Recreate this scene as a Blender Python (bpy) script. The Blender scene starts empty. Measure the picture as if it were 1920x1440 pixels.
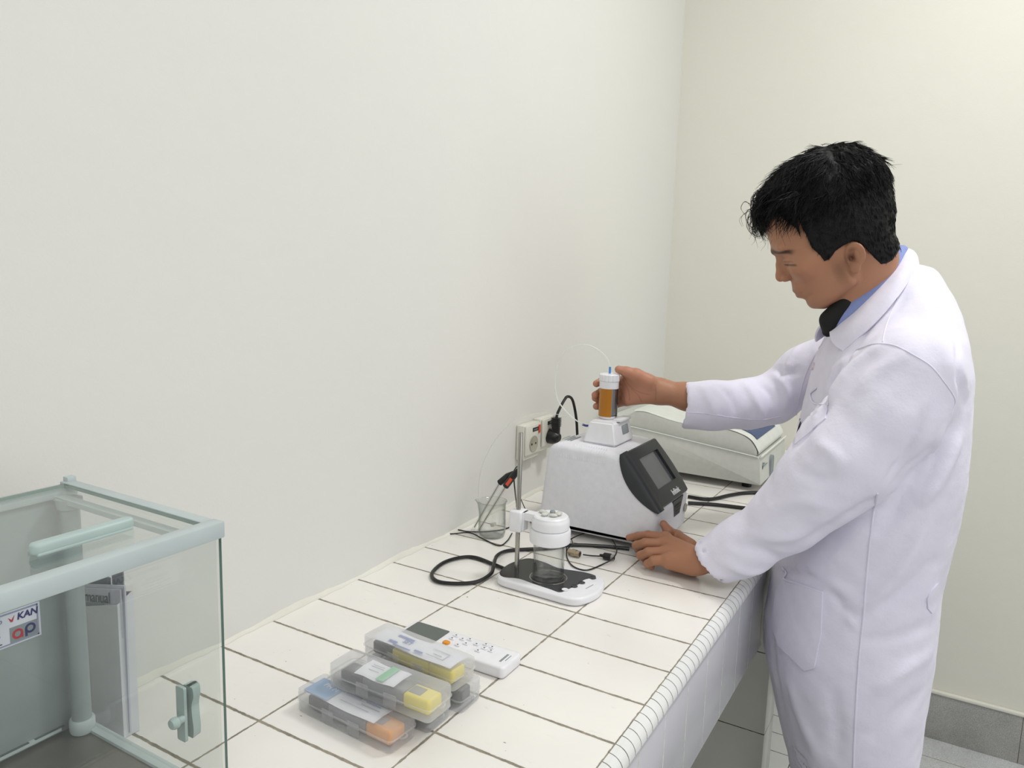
import bpy, bmesh, math, random
import numpy as np
from mathutils import Vector, Matrix
from mathutils.bvhtree import BVHTree

random.seed(7); np.random.seed(7)
H = 0.858                      # height of the counter top above the floor
sc = bpy.context.scene
COL = sc.collection

# ------------------------------------------------------------------ camera
FPX = 1436.11
RC = np.array([[0.8604, -0.0994, 0.4998], [0.5088, 0.1133, -0.8534], [0.0282, 0.9886, 0.148]])
CC = np.array([0.90628, -0.60809, 0.5666])          # in counter coordinates (z = 0 on the worktop)
cam_d = bpy.data.cameras.new('camera'); cam = bpy.data.objects.new('camera', cam_d); COL.objects.link(cam)
cam_d.sensor_width = 36; cam_d.lens = FPX / 1920 * 36; cam_d.clip_start = 0.02
mw = Matrix([list(RC[i]) + [0] for i in range(3)] + [[0, 0, 0, 1]])
mw.translation = Vector(CC + np.array([0, 0, H])); cam.matrix_world = mw
sc.camera = cam

# ------------------------------------------------------------------ light
sc.view_settings.view_transform = 'Standard'; sc.view_settings.look = 'None'
sc.view_settings.exposure = -0.2; sc.view_settings.gamma = 1; sc.view_settings.use_curve_mapping = False
world = bpy.data.worlds.new('world'); sc.world = world; world.use_nodes = True
world.node_tree.nodes['Background'].inputs[0].default_value = (0.9, 0.95, 1, 1)
world.node_tree.nodes['Background'].inputs[1].default_value = 0.3

def area(name, loc, size, power, color, look=(0, 0, -1)):
    d = bpy.data.lights.new(name, 'AREA'); d.shape = 'RECTANGLE'; d.size, d.size_y = size
    d.energy = power; d.color = color
    o = bpy.data.objects.new(name, d); COL.objects.link(o); o.location = loc
    o.rotation_euler = Vector(look).to_track_quat('-Z', 'Y').to_euler()
    return o
area('ceiling_lamp', (1.2, 1.0, 2.98), (0.20, 0.45), 25, (1.0, 0.99, 0.975))
area('fill_light_back', (1.7, -1.3, 2.98), (1.4, 1.2), 30, (0.985, 0.985, 1.0))  # unseen fill light added at the back of the room to soften shadows
area('window_light', (3.1, 0.2, 1.75), (1.8, 1.5), 15, (0.93, 0.96, 1.0), (-1, 0.05, -0.1))

# ------------------------------------------------------------------ materials
def lin(c):
    return tuple(((v / 255 / 12.92) if v / 255 <= 0.04045 else ((v / 255 + 0.055) / 1.055) ** 2.4) for v in c) + (1,)

class NT:
    def __init__(s, name):
        s.m = bpy.data.materials.new(name); s.m.use_nodes = True; s.t = s.m.node_tree; s.n = s.t.nodes
        s.b = s.n['Principled BSDF']; s.out = s.n['Material Output']
    def new(s, typ, **k):
        n = s.n.new(typ)
        for a, v in k.items(): setattr(n, a, v)
        return n
    def link(s, a, b): s.t.links.new(a, b)
    def math(s, op, a, b=None, c=None):
        n = s.new('ShaderNodeMath', operation=op)
        for i, v in enumerate((a, b, c)):
            if v is None: continue
            if isinstance(v, (int, float)): n.inputs[i].default_value = v
            else: s.link(v, n.inputs[i])
        return n.outputs[0]
    def noise(s, scale, detail=3, vec=None, rough=.5):
        n = s.new('ShaderNodeTexNoise'); n.inputs['Scale'].default_value = scale
        n.inputs['Detail'].default_value = detail; n.inputs['Roughness'].default_value = rough
        if vec is None: vec = s.coord()
        s.link(vec, n.inputs['Vector']); return n.outputs['Fac']
    def coord(s):
        if not hasattr(s, '_c'): s._c = s.new('ShaderNodeTexCoord').outputs['Object']
        return s._c
    def ramp(s, fac, p0, c0, p1, c1):
        n = s.new('ShaderNodeValToRGB'); e = n.color_ramp.elements
        e[0].position = p0; e[0].color = c0; e[1].position = p1; e[1].color = c1
        s.link(fac, n.inputs[0]); return n.outputs[0]
    def mix(s, fac, a, b):
        n = s.new('ShaderNodeMix', data_type='RGBA')
        for i, v in ((0, fac), (6, a), (7, b)):
            if hasattr(v, 'links') or not isinstance(v, (tuple, float, int)): s.link(v, n.inputs[i])
            else: n.inputs[i].default_value = v
        return n.outputs[2]
    def bump(s, h, strength, dist=.001):
        n = s.new('ShaderNodeBump'); n.inputs['Strength'].default_value = strength; n.inputs['Distance'].default_value = dist
        s.link(h, n.inputs['Height']); s.link(n.outputs[0], s.b.inputs['Normal'])

def plain(name, rgb, rough=.5, metal=0, bump=0, bscale=400, var=.03, sub=0, spec=None):
    t = NT(name); c = lin(rgb)
    t.b.inputs['Roughness'].default_value = rough; t.b.inputs['Metallic'].default_value = metal
    if spec is not None: t.b.inputs['Specular IOR Level'].default_value = spec
    nz = t.noise(bscale * .1, 3)
    c2 = tuple(max(0, v * (1 - var * 2)) for v in c[:3]) + (1,)
    t.link(t.ramp(nz, .3, c2, .7, c), t.b.inputs['Base Color'])
    if bump: t.bump(t.noise(bscale, 4), bump, .0006)
    if sub:
        t.b.inputs['Subsurface Weight'].default_value = sub; t.b.inputs['Subsurface Radius'].default_value = (.006, .003, .002)
    return t.m

M = {}
def wall_mat(name, rgb, rgb2):
    t = NT(name); t.b.inputs['Roughness'].default_value = .75
    big = t.noise(1.1, 4)
    t.link(t.ramp(big, .35, lin(rgb), .7, lin(rgb2)), t.b.inputs['Base Color'])
    h = t.math('ADD', t.math('MULTIPLY', t.noise(9, 5), 2.0), t.math('MULTIPLY', t.noise(320, 3), .25))
    t.bump(h, .35, .0022); return t.m
M['wall'] = wall_mat('painted_wall', (224, 224, 220), (227, 226, 220))
M['wall_end'] = wall_mat('painted_end_wall', (224, 223, 212), (227, 226, 216))
M['ceil'] = plain('ceiling_paint', (235, 235, 230), .8)
M['bead'] = plain('white_paint_bead', (232, 231, 220), .6, bump=.6, bscale=160)

def tile_mat(name, axes, s0, s1, w0, w1, body, grout, off0=0., off1=0., gloss=.12, dirt=True, rough_edge=1.0):
    """tiles of size s0 x s1 on the two object axes, grout half widths w0, w1"""
    t = NT(name); sep = t.new('ShaderNodeSeparateXYZ'); t.link(t.coord(), sep.inputs[0])
    A = sep.outputs[axes[0]]; B = sep.outputs[axes[1]]
    def dist(o, s, off):
        return t.math('PINGPONG', t.math('ADD', o, -off + 50 * s), s / 2) if s else None
    wob = t.math('MULTIPLY', t.math('SUBTRACT', t.noise(70, 5, rough=.7), .5), .0045 * rough_edge)
    masks = []
    for o, s, w, off in ((A, s0, w0, off0), (B, s1, w1, off1)):
        if not s: continue
        d = t.math('ADD', dist(o, s, off), wob)
        n = t.new('ShaderNodeMapRange'); n.interpolation_type = 'SMOOTHSTEP'
        t.link(d, n.inputs[0]); n.inputs[1].default_value = w * .75; n.inputs[2].default_value = w * 1.25
        n.inputs[3].default_value = 1; n.inputs[4].default_value = 0
        masks.append(n.outputs[0])
    m = masks[0] if len(masks) == 1 else t.math('MAXIMUM', masks[0], masks[1])
    bc = lin(body); b2 = tuple(v * .93 for v in bc[:3]) + (1,)
    col = t.ramp(t.noise(4, 5), .35, b2, .65, bc)
    if dirt:
        scr = t.new('ShaderNodeMapping'); scr.inputs['Scale'].default_value = (18, 60, 1); scr.inputs['Rotation'].default_value = (0, 0, .7)
        t.link(t.coord(), scr.inputs[0])
        sn = t.noise(1.2, 6, scr.outputs[0], .75)
        f = t.math('MULTIPLY', t.ramp(sn, .62, (0, 0, 0, 1), .72, (1, 1, 1, 1)), .22)
        col = t.mix(f, col, lin((176, 168, 150)))
        sp = t.ramp(t.noise(150, 2), .765, (0, 0, 0, 1), .785, (1, 1, 1, 1))
        col = t.mix(t.math('MULTIPLY', sp, .7), col, lin((96, 84, 72)))
    g1 = lin(grout); g2 = tuple(v * .62 for v in g1[:3]) + (1,)
    gcol = t.ramp(t.noise(45, 5, rough=.7), .38, g2, .62, g1)
    t.link(t.mix(m, col, gcol), t.b.inputs['Base Color'])
    r = t.math('ADD', t.math('MULTIPLY', m, .6), gloss); t.link(r, t.b.inputs['Roughness'])
    h = t.math('ADD', t.math('MULTIPLY', m, -1.0), t.math('MULTIPLY', t.noise(14, 3), .16))
    t.bump(h, .5, .0016)
    return t.m
M['tile'] = tile_mat('counter_tile', (0, 1), .1976, .1, .0015, .0021, (243, 240, 235), (158, 150, 134), gloss=.2)
M['nose'] = tile_mat('bullnose_tile', (1, 1), .02, 0, .0007, 0, (232, 233, 232), (122, 116, 104), gloss=.14, dirt=False, rough_edge=.25)
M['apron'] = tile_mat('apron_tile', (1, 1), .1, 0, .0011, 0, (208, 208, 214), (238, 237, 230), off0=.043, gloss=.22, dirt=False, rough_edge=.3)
M['part'] = tile_mat('partition_tile', (0, 2), .4, .2, .0011, .0011, (216, 215, 208), (76, 72, 64), off0=.3, off1=-.037, gloss=.15, dirt=False, rough_edge=.3)
M['whitefloor'] = tile_mat('white_floor_tile', (0, 1), .1976, .1, .0012, .0015, (214, 216, 214), (96, 90, 80), off1=.05, gloss=.2, dirt=False, rough_edge=.5)
def granite(name, c0, c1, sx, sy, ax=(0, 1), ox=0, oy=0):
    t = NT(name); sep = t.new('ShaderNodeSeparateXYZ'); t.link(t.coord(), sep.inputs[0])
    ms = []
    for a, s, off in ((ax[0], sx, ox), (ax[1], sy, oy)):
        if not s: continue
        d = t.math('PINGPONG', t.math('ADD', sep.outputs[a], -off + 50 * s), s / 2)
        ms.append(t.math('LESS_THAN', d, .0011))
    m = ms[0] if len(ms) == 1 else t.math('MAXIMUM', ms[0], ms[1])
    sp = t.math('ADD', t.math('MULTIPLY', t.noise(420, 3, rough=.8), .8), t.math('MULTIPLY', t.noise(9, 4), .2))
    col = t.ramp(sp, .4, lin(c0), .6, lin(c1))
    t.link(t.mix(m, col, lin((104, 96, 84))), t.b.inputs['Base Color']); t.b.inputs['Roughness'].default_value = .45
    return t.m
M['granite_floor'] = granite('grey_granite_floor', (172, 174, 174), (216, 218, 218), .6, .6, ox=.3, oy=1.886)
M['granite_base'] = granite('grey_granite_skirting', (140, 140, 138), (188, 188, 185), .6, 0, ox=-.0245 - .0, ax=(0, 2))

def glass_mat(name, tint=(1, 1, 1), edge=(.75, .85, .8), blend=.35, edge_amt=.55, base=.03):
    t = NT(name); t.n.remove(t.b)
    tr = t.new('ShaderNodeBsdfTransparent'); tr.inputs[0].default_value = (*tint, 1)
    gl = t.new('ShaderNodeBsdfGlossy'); gl.inputs['Roughness'].default_value = .02; gl.inputs[0].default_value = (1, 1, 1, 1)
    lw = t.new('ShaderNodeLayerWeight'); lw.inputs['Blend'].default_value = blend
    col = t.mix(t.math('MULTIPLY', t.math('POWER', lw.outputs['Facing'], 2.5), edge_amt), (*tint, 1), (*edge, 1)); t.link(col, tr.inputs[0])
    lf = t.new('ShaderNodeLayerWeight'); lf.inputs['Blend'].default_value = .5
    mx = t.new('ShaderNodeMixShader'); t.link(t.math('ADD', t.math('MULTIPLY', t.math('POWER', lf.outputs['Facing'], 4.5), .7), base), mx.inputs[0])
    t.link(tr.outputs[0], mx.inputs[1]); t.link(gl.outputs[0], mx.inputs[2]); t.link(mx.outputs[0], t.out.inputs[0])
    return t.m
M['glass'] = glass_mat('lab_glass', (.955, .96, .955), (.42, .46, .44), .5, .85, .03)
M['pane'] = glass_mat('pane_glass', (.955, .965, .96), (.8, .88, .85), .3, .3, .035)
M['pane_edge'] = plain('green_glass_edge', (112, 142, 132), .15)

def frosted(name, rgb, alpha, face=.45):
    t = NT(name); t.b.inputs['Base Color'].default_value = lin(rgb); t.b.inputs['Roughness'].default_value = .38
    t.bump(t.noise(900, 3), .15, .0004)
    tl = t.new('ShaderNodeBsdfTranslucent'); tl.inputs[0].default_value = lin(rgb); ms = t.new('ShaderNodeMixShader'); ms.inputs[0].default_value = .45
    t.link(t.b.outputs[0], ms.inputs[1]); t.link(tl.outputs[0], ms.inputs[2])
    tr = t.new('ShaderNodeBsdfTransparent'); mx = t.new('ShaderNodeMixShader')
    lw = t.new('ShaderNodeLayerWeight'); lw.inputs['Blend'].default_value = .5
    f = t.math('MINIMUM', t.math('ADD', t.math('MULTIPLY', lw.outputs['Facing'], face), alpha), 1.0)
    t.link(f, mx.inputs[0]); t.link(tr.outputs[0], mx.inputs[1]); t.link(ms.outputs[0], mx.inputs[2]); t.link(mx.outputs[0], t.out.inputs[0])
    return t.m
M['frost'] = frosted('frosted_plastic', (240, 241, 243), .12, .28)
M['tube'] = frosted('clear_tubing', (246, 248, 246), .75)
M['faint_tube'] = frosted('thin_clear_tubing', (225, 228, 222), .2)

M['white'] = plain('white_plastic', (236, 236, 240), .32, bump=.05)
M['white_tex'] = plain('textured_white_plastic', (232, 232, 238), .5, bump=.35, bscale=900)
M['ivory'] = plain('ivory_plastic', (226, 225, 214), .35)
M['well'] = plain('shaded_socket_well', (176, 172, 156), .3)  # darker ivory stands in for the shade inside the uncut socket recess
M['spec'] = plain('pale_grey_plastic', (208, 210, 204), .5, bump=.1, bscale=700)
M['spec_top'] = plain('off_white_plastic', (228, 231, 225), .5)
M['blue'] = plain('navy_plastic', (52, 74, 120), .4)
M['black'] = plain('black_rubber', (16, 16, 17), .38)
M['blackm'] = plain('matt_black_plastic', (44, 47, 50), .48, bump=.2, bscale=900)
M['dark'] = plain('dark_plastic', (36, 37, 38), .2)
M['screen'] = plain('grey_lcd_screen', (104, 108, 112), .12)
M['lcd'] = plain('dark_lcd', (92, 98, 96), .25)
M['steel'] = plain('brushed_steel', (170, 168, 162), .22, 1)
M['steel_floor'] = plain('steel_chamber_floor', (134, 132, 126), .38, .75)
M['brass'] = plain('nickel_connector', (176, 162, 138), .3, .9)
M['bal'] = plain('grey_green_enamel', (186, 197, 198), .4, bump=.05)
M['bal_dark'] = plain('grey_enamel_panel', (154, 164, 164), .45)
M['bal_slot'] = plain('dark_vent_slot', (90, 98, 98), .6)
M['balh'] = plain('pale_grey_green_plastic', (176, 194, 192), .4)
M['paper'] = plain('white_card', (226, 227, 232), .7)
M['paper2'] = plain('lilac_white_paper', (208, 208, 220), .7)
M['greyprint'] = plain('grey_print', (142, 150, 154), .7)
M['ink'] = plain('dark_ink', (50, 56, 66), .6)
M['inkblue'] = plain('blue_ink', (104, 122, 176), .6)
M['navyink'] = plain('navy_ink', (40, 44, 110), .6)
M['red'] = plain('red_ink', (190, 40, 60), .5)
M['orange'] = plain('orange_plastic', (228, 150, 40), .4)
M['redor'] = plain('orange_red_label', (226, 82, 52), .5)
M['yellow'] = plain('yellow_plastic', (232, 214, 70), .4)
M['amber'] = plain('amber_resin_filter', (176, 112, 14), .3)
M['bluetip'] = plain('blue_fitting', (70, 138, 214), .4)
M['navytip'] = plain('navy_fitting', (20, 46, 120), .4)
M['leaf_blue'] = plain('blue_leaflet', (124, 160, 196), .6)
M['green'] = plain('green_print', (120, 186, 140), .6)
M['greybox'] = plain('grey_foam', (118, 120, 126), .6)
M['stone'] = plain('translucent_pebble', (208, 208, 200), .25, sub=.3)
M['stick'] = plain('sticker_paper', (222, 224, 236), .5)
M['lav'] = plain('lavender_grey', (150, 154, 182), .5)

# ------------------------------------------------------------------ object helpers
SHIFT = []
def tag(o, label=None, cat=None, group=None, kind=None):
    for k, v in (('label', label), ('category', cat), ('group', group), ('kind', kind)):
        if v: o[k] = v
    return o
def thing(name, label, cat, loc=(0, 0, 0), rz=0, group=None):
    o = bpy.data.objects.new(name, None); COL.objects.link(o); o.location = (loc[0], loc[1], loc[2] + H); o.rotation_euler = (0, 0, rz)
    o.empty_display_size = .02
    return tag(o, label, cat, group)
def link(name, me, mat, parent=None, smooth=True, kind=None, label=None):
    o = bpy.data.objects.new(name, me); COL.objects.link(o)
    mats = mat if isinstance(mat, (list, tuple)) else [mat]
    for m in mats: me.materials.append(m)
    if smooth:
        me.polygons.foreach_set('use_smooth', [True] * len(me.polygons))
    if parent is not None: o.parent = parent
    else: o.location.z += H
    if kind: o['kind'] = kind
    if label: o['label'] = label
    return o
def autosmooth(o, ang=35):
    me = o.data; bm = bmesh.new(); bm.from_mesh(me)
    for e in bm.edges:
        e.smooth = not (len(e.link_faces) == 2 and e.calc_face_angle(0) > math.radians(ang))
    for f in bm.faces: f.smooth = True
    bm.to_mesh(me); bm.free(); return o

class MB:
    def __init__(s): s.bm = bmesh.new(); s.mi = 0
    def _new(s, verts, faces):
        vs = [s.bm.verts.new(v) for v in verts]; fs = []
        for f in faces:
            try: nf = s.bm.faces.new([vs[i] for i in f]); nf.material_index = s.mi; fs.append(nf)
            except ValueError: pass
        return vs, fs
    def box(s, lo, hi, bev=0, seg=2, M4=None):
        x0, y0, z0 = lo; x1, y1, z1 = hi
        v = [(x0, y0, z0), (x1, y0, z0), (x1, y1, z0), (x0, y1, z0), (x0, y0, z1), (x1, y0, z1), (x1, y1, z1), (x0, y1, z1)]
        f = [(0, 3, 2, 1), (4, 5, 6, 7), (0, 1, 5, 4), (1, 2, 6, 5), (2, 3, 7, 6), (3, 0, 4, 7)]
        vs, fs = s._new(v, f)
        if bev:
            es = list({e for q in fs for e in q.edges})
            r = bmesh.ops.bevel(s.bm, geom=es, offset=bev, segments=seg, affect='EDGES', profile=.5)
            vs = list({w for q in r['faces'] for w in q.verts} | {w for w in vs if w.is_valid})
            for q in r['faces']: q.material_index = s.mi
        if M4 is not None:
            bmesh.ops.transform(s.bm, matrix=M4, verts=vs)
        return s
    def prism(s, poly, a, b, axis='z', bev=0, seg=2, M4=None):
        """polygon in the two other axes, extruded from a to b along axis"""
        n = len(poly)
        def p3(p, t):
            return {'z': (p[0], p[1], t), 'y': (p[0], t, p[1]), 'x': (t, p[0], p[1])}[axis]
        v = [p3(p, a) for p in poly] + [p3(p, b) for p in poly]
        f = [tuple(range(n))[::-1], tuple(range(n, 2 * n))] + [(i, (i + 1) % n, n + (i + 1) % n, n + i) for i in range(n)]
        vs, fs = s._new(v, f)
        bmesh.ops.recalc_face_normals(s.bm, faces=fs)
        if bev:
            es = list({e for q in fs[:2] for e in q.edges})
            r = bmesh.ops.bevel(s.bm, geom=es, offset=bev, segments=seg, affect='EDGES', profile=.5)
            for q in r['faces']: q.material_index = s.mi
            vs = list({w for q in r['faces'] for w in q.verts} | {w for w in vs if w.is_valid})
        if M4 is not None: bmesh.ops.transform(s.bm, matrix=M4, verts=vs)
        return s
    def lathe(s, prof, c=(0, 0, 0), n=32, M4=None):
        vs = []; rings = []
        for r, z in prof:
            if r < 1e-6: rings.append([s.bm.verts.new((c[0], c[1], c[2] + z))])
            else: rings.append([s.bm.verts.new((c[0] + r * math.cos(2 * math.pi * i / n), c[1] + r * math.sin(2 * math.pi * i / n), c[2] + z)) for i in range(n)])
            vs += rings[-1]
        for a, b in zip(rings, rings[1:]):
            for i in range(n):
                j = (i + 1) % n
                q = [a[i % len(a)], a[j % len(a)], b[j % len(b)], b[i % len(b)]]
                u = []
                for w in q:
                    if w not in u: u.append(w)
                if len(u) > 2:
                    try: s.bm.faces.new(u).material_index = s.mi
                    except ValueError: pass
        if M4 is not None: bmesh.ops.transform(s.bm, matrix=M4, verts=vs)
        return s
    def tube(s, pts, r, n=8, caps=True):
        P = [Vector(p) for p in pts]; rr = r if isinstance(r, (list, tuple, np.ndarray)) else [r] * len(P)
        T = [(P[min(i + 1, len(P) - 1)] - P[max(i - 1, 0)]).normalized() for i in range(len(P))]
        up = Vector((0, 0, 1)) if abs(T[0].z) < .9 else Vector((1, 0, 0))
        nrm = (up - up.dot(T[0]) * T[0]).normalized(); rings = []
        for i, p in enumerate(P):
            nrm = (nrm - nrm.dot(T[i]) * T[i])
            nrm = nrm.normalized() if nrm.length > 1e-6 else T[i].orthogonal().normalized()
            b = T[i].cross(nrm)
            rings.append([s.bm.verts.new(p + rr[i] * (math.cos(2 * math.pi * k / n) * nrm + math.sin(2 * math.pi * k / n) * b)) for k in range(n)])
        for a, b in zip(rings, rings[1:]):
            for k in range(n):
                s.bm.faces.new([a[k], a[(k + 1) % n], b[(k + 1) % n], b[k]]).material_index = s.mi
        if caps and n > 2:
            s.bm.faces.new(rings[0][::-1]).material_index = s.mi; s.bm.faces.new(rings[-1]).material_index = s.mi
        return s
    def grid(s, G):
        """G: rows of points"""
        R = [[s.bm.verts.new(p) for p in row] for row in G]
        for a, b in zip(R, R[1:]):
            for i in range(len(a) - 1):
                s.bm.faces.new([a[i], a[i + 1], b[i + 1], b[i]]).material_index = s.mi
        return s
    def build(s, name, mat, parent=None, smooth=35, kind=None, label=None, world=False, recalc=True):
        me = bpy.data.meshes.new(name)
        if recalc: bmesh.ops.recalc_face_normals(s.bm, faces=s.bm.faces)
        s.bm.to_mesh(me); s.bm.free()
        o = link(name, me, mat, parent, smooth=False, kind=kind, label=label)
        if smooth: autosmooth(o, smooth)
        if world and parent is not None: to_local(o, parent)
        return o
def to_local(o, parent):
    r = parent
    while r.parent: r = r.parent
    m = Matrix.Translation(Vector((r.location.x, r.location.y, r.location.z - H))) @ Matrix.Rotation(r.rotation_euler.z, 4, 'Z')
    o.data.transform(m.inverted())

def spline(pts, n=8, closed=False):
    P = [np.array(p, float) for p in pts]; out = []; m = len(P)
    for i in range(m if closed else m - 1):
        p0 = P[(i - 1) % m] if (closed or i > 0) else 2 * P[0] - P[1]
        p1 = P[i]; p2 = P[(i + 1) % m]
        p3 = P[(i + 2) % m] if (closed or i + 2 < m) else 2 * P[-1] - P[-2]
        for k in range(n):
            t = k / n
            out.append(.5 * ((2 * p1) + (-p0 + p2) * t + (2 * p0 - 5 * p1 + 4 * p2 - p3) * t * t + (-p0 + 3 * p1 - 3 * p2 + p3) * t ** 3))
    if not closed: out.append(P[-1])
    return [tuple(p) for p in out]
def rrect(x0, y0, x1, y1, r, n=5):
    out = []
    for cx, cy, a in ((x1 - r, y1 - r, 0), (x0 + r, y1 - r, 90), (x0 + r, y0 + r, 180), (x1 - r, y0 + r, 270)):
        for k in range(n + 1):
            t = math.radians(a + 90 * k / n); out.append((cx + r * math.cos(t), cy + r * math.sin(t)))
    return out
def roundpoly(pts, r, n=5):
    """round the corners of a polygon"""
    out = []; m = len(pts); rs = r if isinstance(r, (list, tuple)) else [r] * m
    for i in range(m):
        p0, p, p1 = (np.array(pts[j % m], float) for j in (i - 1, i, i + 1))
        a = (p0 - p) / np.linalg.norm(p0 - p); b = (p1 - p) / np.linalg.norm(p1 - p)
        rr = min(rs[i], .45 * np.linalg.norm(p0 - p), .45 * np.linalg.norm(p1 - p))
        for k in range(n + 1):
            t = k / n; out.append(tuple((1 - t) ** 2 * (p + a * rr) + 2 * t * (1 - t) * p + t * t * (p + b * rr)))
    return out
def text(body, size, mat, parent, M4, name='lettering', extrude=.0002, shear=0, bold=0, align='CENTER', label=None):
    cu = bpy.data.curves.new('t', 'FONT'); cu.body = body; cu.size = size; cu.extrude = extrude; cu.shear = shear; cu.offset = bold
    cu.align_x = align; cu.align_y = 'CENTER'; cu.resolution_u = 3
    o = bpy.data.objects.new('t', cu); COL.objects.link(o)
    me = bpy.data.meshes.new_from_object(o, depsgraph=bpy.context.evaluated_depsgraph_get()); bpy.data.objects.remove(o)
    me.transform(M4); me.materials.clear()
    return link(name, me, mat, parent, smooth=False, label=label)
def frame(o, xa, ya):
    """matrix with local x along xa, local y along ya, at o"""
    x = Vector(xa).normalized(); y = Vector(ya).normalized(); z = x.cross(y).normalized(); y = z.cross(x)
    m = Matrix((x, y, z)).transposed().to_4x4(); m.translation = Vector(o); return m

def ray(px, py):
    return RC @ np.array([(px - 960) / FPX, (720 - py) / FPX, -1.0])
def at(px, py, **k):
    d = ray(px, py)
    for a, v in k.items():
        if a == 'd': t = v
        else: t = (v - CC['xyz'.index(a)]) / d['xyz'.index(a)]
    return tuple(CC + t * d)
def Z(px, py, z): return at(px, py, z=z)
def Y(px, py, y): return at(px, py, y=y)

# ------------------------------------------------------------------ room
XR, YB, YE, ZC = 3.2, -2.6, 2.01, 2.15
def struct(name, lo, hi, mat, bev=0):
    m = MB(); m.box(lo, hi, bev); return m.build(name, mat, kind='structure')
struct('wall_left', (-.1, YB, -H), (0, YE, ZC), M['wall'])
struct('wall_end', (-.1, YE, -H), (XR, YE + .1, ZC), M['wall_end'])
struct('wall_back', (-.1, YB - .1, -H), (XR, YB, ZC), M['wall'])
struct('ceiling', (-.1, YB - .1, ZC), (XR + .1, YE + .1, ZC + .1), M['ceil'])
struct('wall_right', (XR, YB - .1, -H), (XR + .1, YE + .1, ZC), M['wall'])
struct('floor', (-.1, YB - .1, -H - .1), (XR + .1, YE + .1, -H), M['granite_floor'])
m = MB(); m.box((.62, YE - .012, -H), (XR, YE, -.706), .001); m.build('baseboard_end', M['granite_base'], kind='structure')
m = MB(); m.box((.62, YE - .016, -.7075), (XR, YE, -.697), .003); m.build('trim_1', M['bead'], kind='structure')
# irregular painted bead where the wall meets the worktop
G = []
for i in range(241):
    y = -1.6 + i * (YE + 1.6) / 240
    w = .0042 + .0016 * math.sin(y * 37) * math.sin(y * 91 + 1) + random.uniform(-.0008, .0008); hh = .0075 + .003 * math.sin(y * 23 + 2) + random.uniform(-.001, .001)
    G.append([(0.0, y, hh), (w * .35, y, hh * .75), (w * .8, y, hh * .3), (w, y, 0.0002)])
m = MB(); m.grid(G); m.build('trim_2', M['bead'], kind='structure')

# ------------------------------------------------------------------ tiled counter
ct = thing('tiled_counter', 'white tiled laboratory counter built along the wall, with rounded mosaic edge and hanging tiled apron', 'counter', (0, 0, -H))
def cpart(mb, name, mat, label=None, smooth=35): return mb.build(name, mat, ct, smooth, label=label, world=True)
m = MB(); m.box((0.001, -1.6, -.07), (.5935, YE - .001, 0)); cpart(m, 'worktop', M['tile'])
G = []
for y in np.linspace(-1.6, YE - .001, 60):
    G.append([(.5935 + .0185 * math.sin(a), y, -.0185 * (1 - math.cos(a)) + .0004) for a in np.linspace(0, math.pi / 2 * 1.05, 8)])
m = MB(); m.grid(G); m.box((.5935, -1.6, -.07), (.6, YE - .001, -.012)); cpart(m, 'mosaic_edge', M['nose'], label='rounded edge of small white mosaic tiles')
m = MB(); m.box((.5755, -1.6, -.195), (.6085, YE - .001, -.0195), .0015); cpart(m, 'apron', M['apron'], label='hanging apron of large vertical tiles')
for y in (1.13, -.62):
    m = MB(); m.box((.001, y, -H + .001), (.6, y + .1, -.07), .002); cpart(m, 'support_wall', M['part'], label='tiled support wall under the counter')
m = MB(); m.box((.001, -1.6, -H), (.6, YE - .013, -H + .004)); cpart(m, 'base_tiling', M['whitefloor'])

# ------------------------------------------------------------------ wall sockets
def socket(y0, y1, z0, z1, label, with_red):
    t = thing('wall_socket', label, 'socket', (0, (y0 + y1) / 2, z0), group=None)
    w = y1 - y0; h = z1 - z0; yc = 0
    m = MB(); m.box((.0005, -w / 2, 0), (.022, w / 2, h), .003, 2); m.build('housing', M['ivory'], t)
    m = MB(); m.box((.0222, -w / 2 + .003, .012), (.0275, w / 2 - .003, h - .002), .0022, 2); m.build('cover_plate', M['ivory'], t)
    R = Matrix.Translation((.0278, 0, h * .43)) @ Matrix.Rotation(math.pi / 2, 4, 'Y')
    m = MB(); m.lathe([(.0205, -.0002), (.0205, .0012), (.0190, .0014), (.0175, .0004), (.0, .0003)], M4=R); m.build('socket_well', M['well'], t)
    for s in (-1, 1):
        m = MB(); m.lathe([(.0024, -.0002), (.0024, .0012), (0, .0012)], n=12, M4=R @ Matrix.Translation((0, s * .0095, 0))); m.build('pin_hole', M['black'], t)
    m = MB(); m.box((.0272, -.006 if with_red else -.012, h * .78), (.0283, .022, h * .89)); m.build('black_label', M['dark'], t, label='black printed strip')
    m = MB()
    for k in range(6): m.box((.0284, -.001 + k * .0032, h * .815), (.0286, .001 + k * .0032, h * .85))
    m.build('label_print', M['greyprint'], t)
    if with_red: m = MB(); m.box((.0284, .0225, h * .70), (.0294, .031, h * .93)); m.build('red_tab', M['redor'], t, label='orange-red adhesive tab')
    return t
socket(.965, 1.045, .108, .195, 'ivory wall socket with an orange-red tab, empty, beside the plugged one', True)
socket(1.048, 1.128, .116, .199, 'ivory wall socket holding a black power plug', False)
pl = thing('power_plug', 'black power plug pushed into the wall socket, its cable looping upward', 'plug', (.028, 1.086, .150))
R = Matrix.Rotation(math.pi / 2, 4, 'Y')
m = MB(); m.lathe([(0, .0), (.0185, .0), (.0185, .012), (.015, .024), (.009, .03), (0, .03)], n=28, M4=R); m.build('plug_body', M['black'], pl)
m = MB(); m.box((.008, -.0085, -.004), (.028, .0085, .05), .005, 3)
for k in range(6): m.box((.007, -.0095, .028 + k * .004), (.029, .0095, .030 + k * .004), .0008)
m.build('strain_relief', M['black'], pl)
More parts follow.
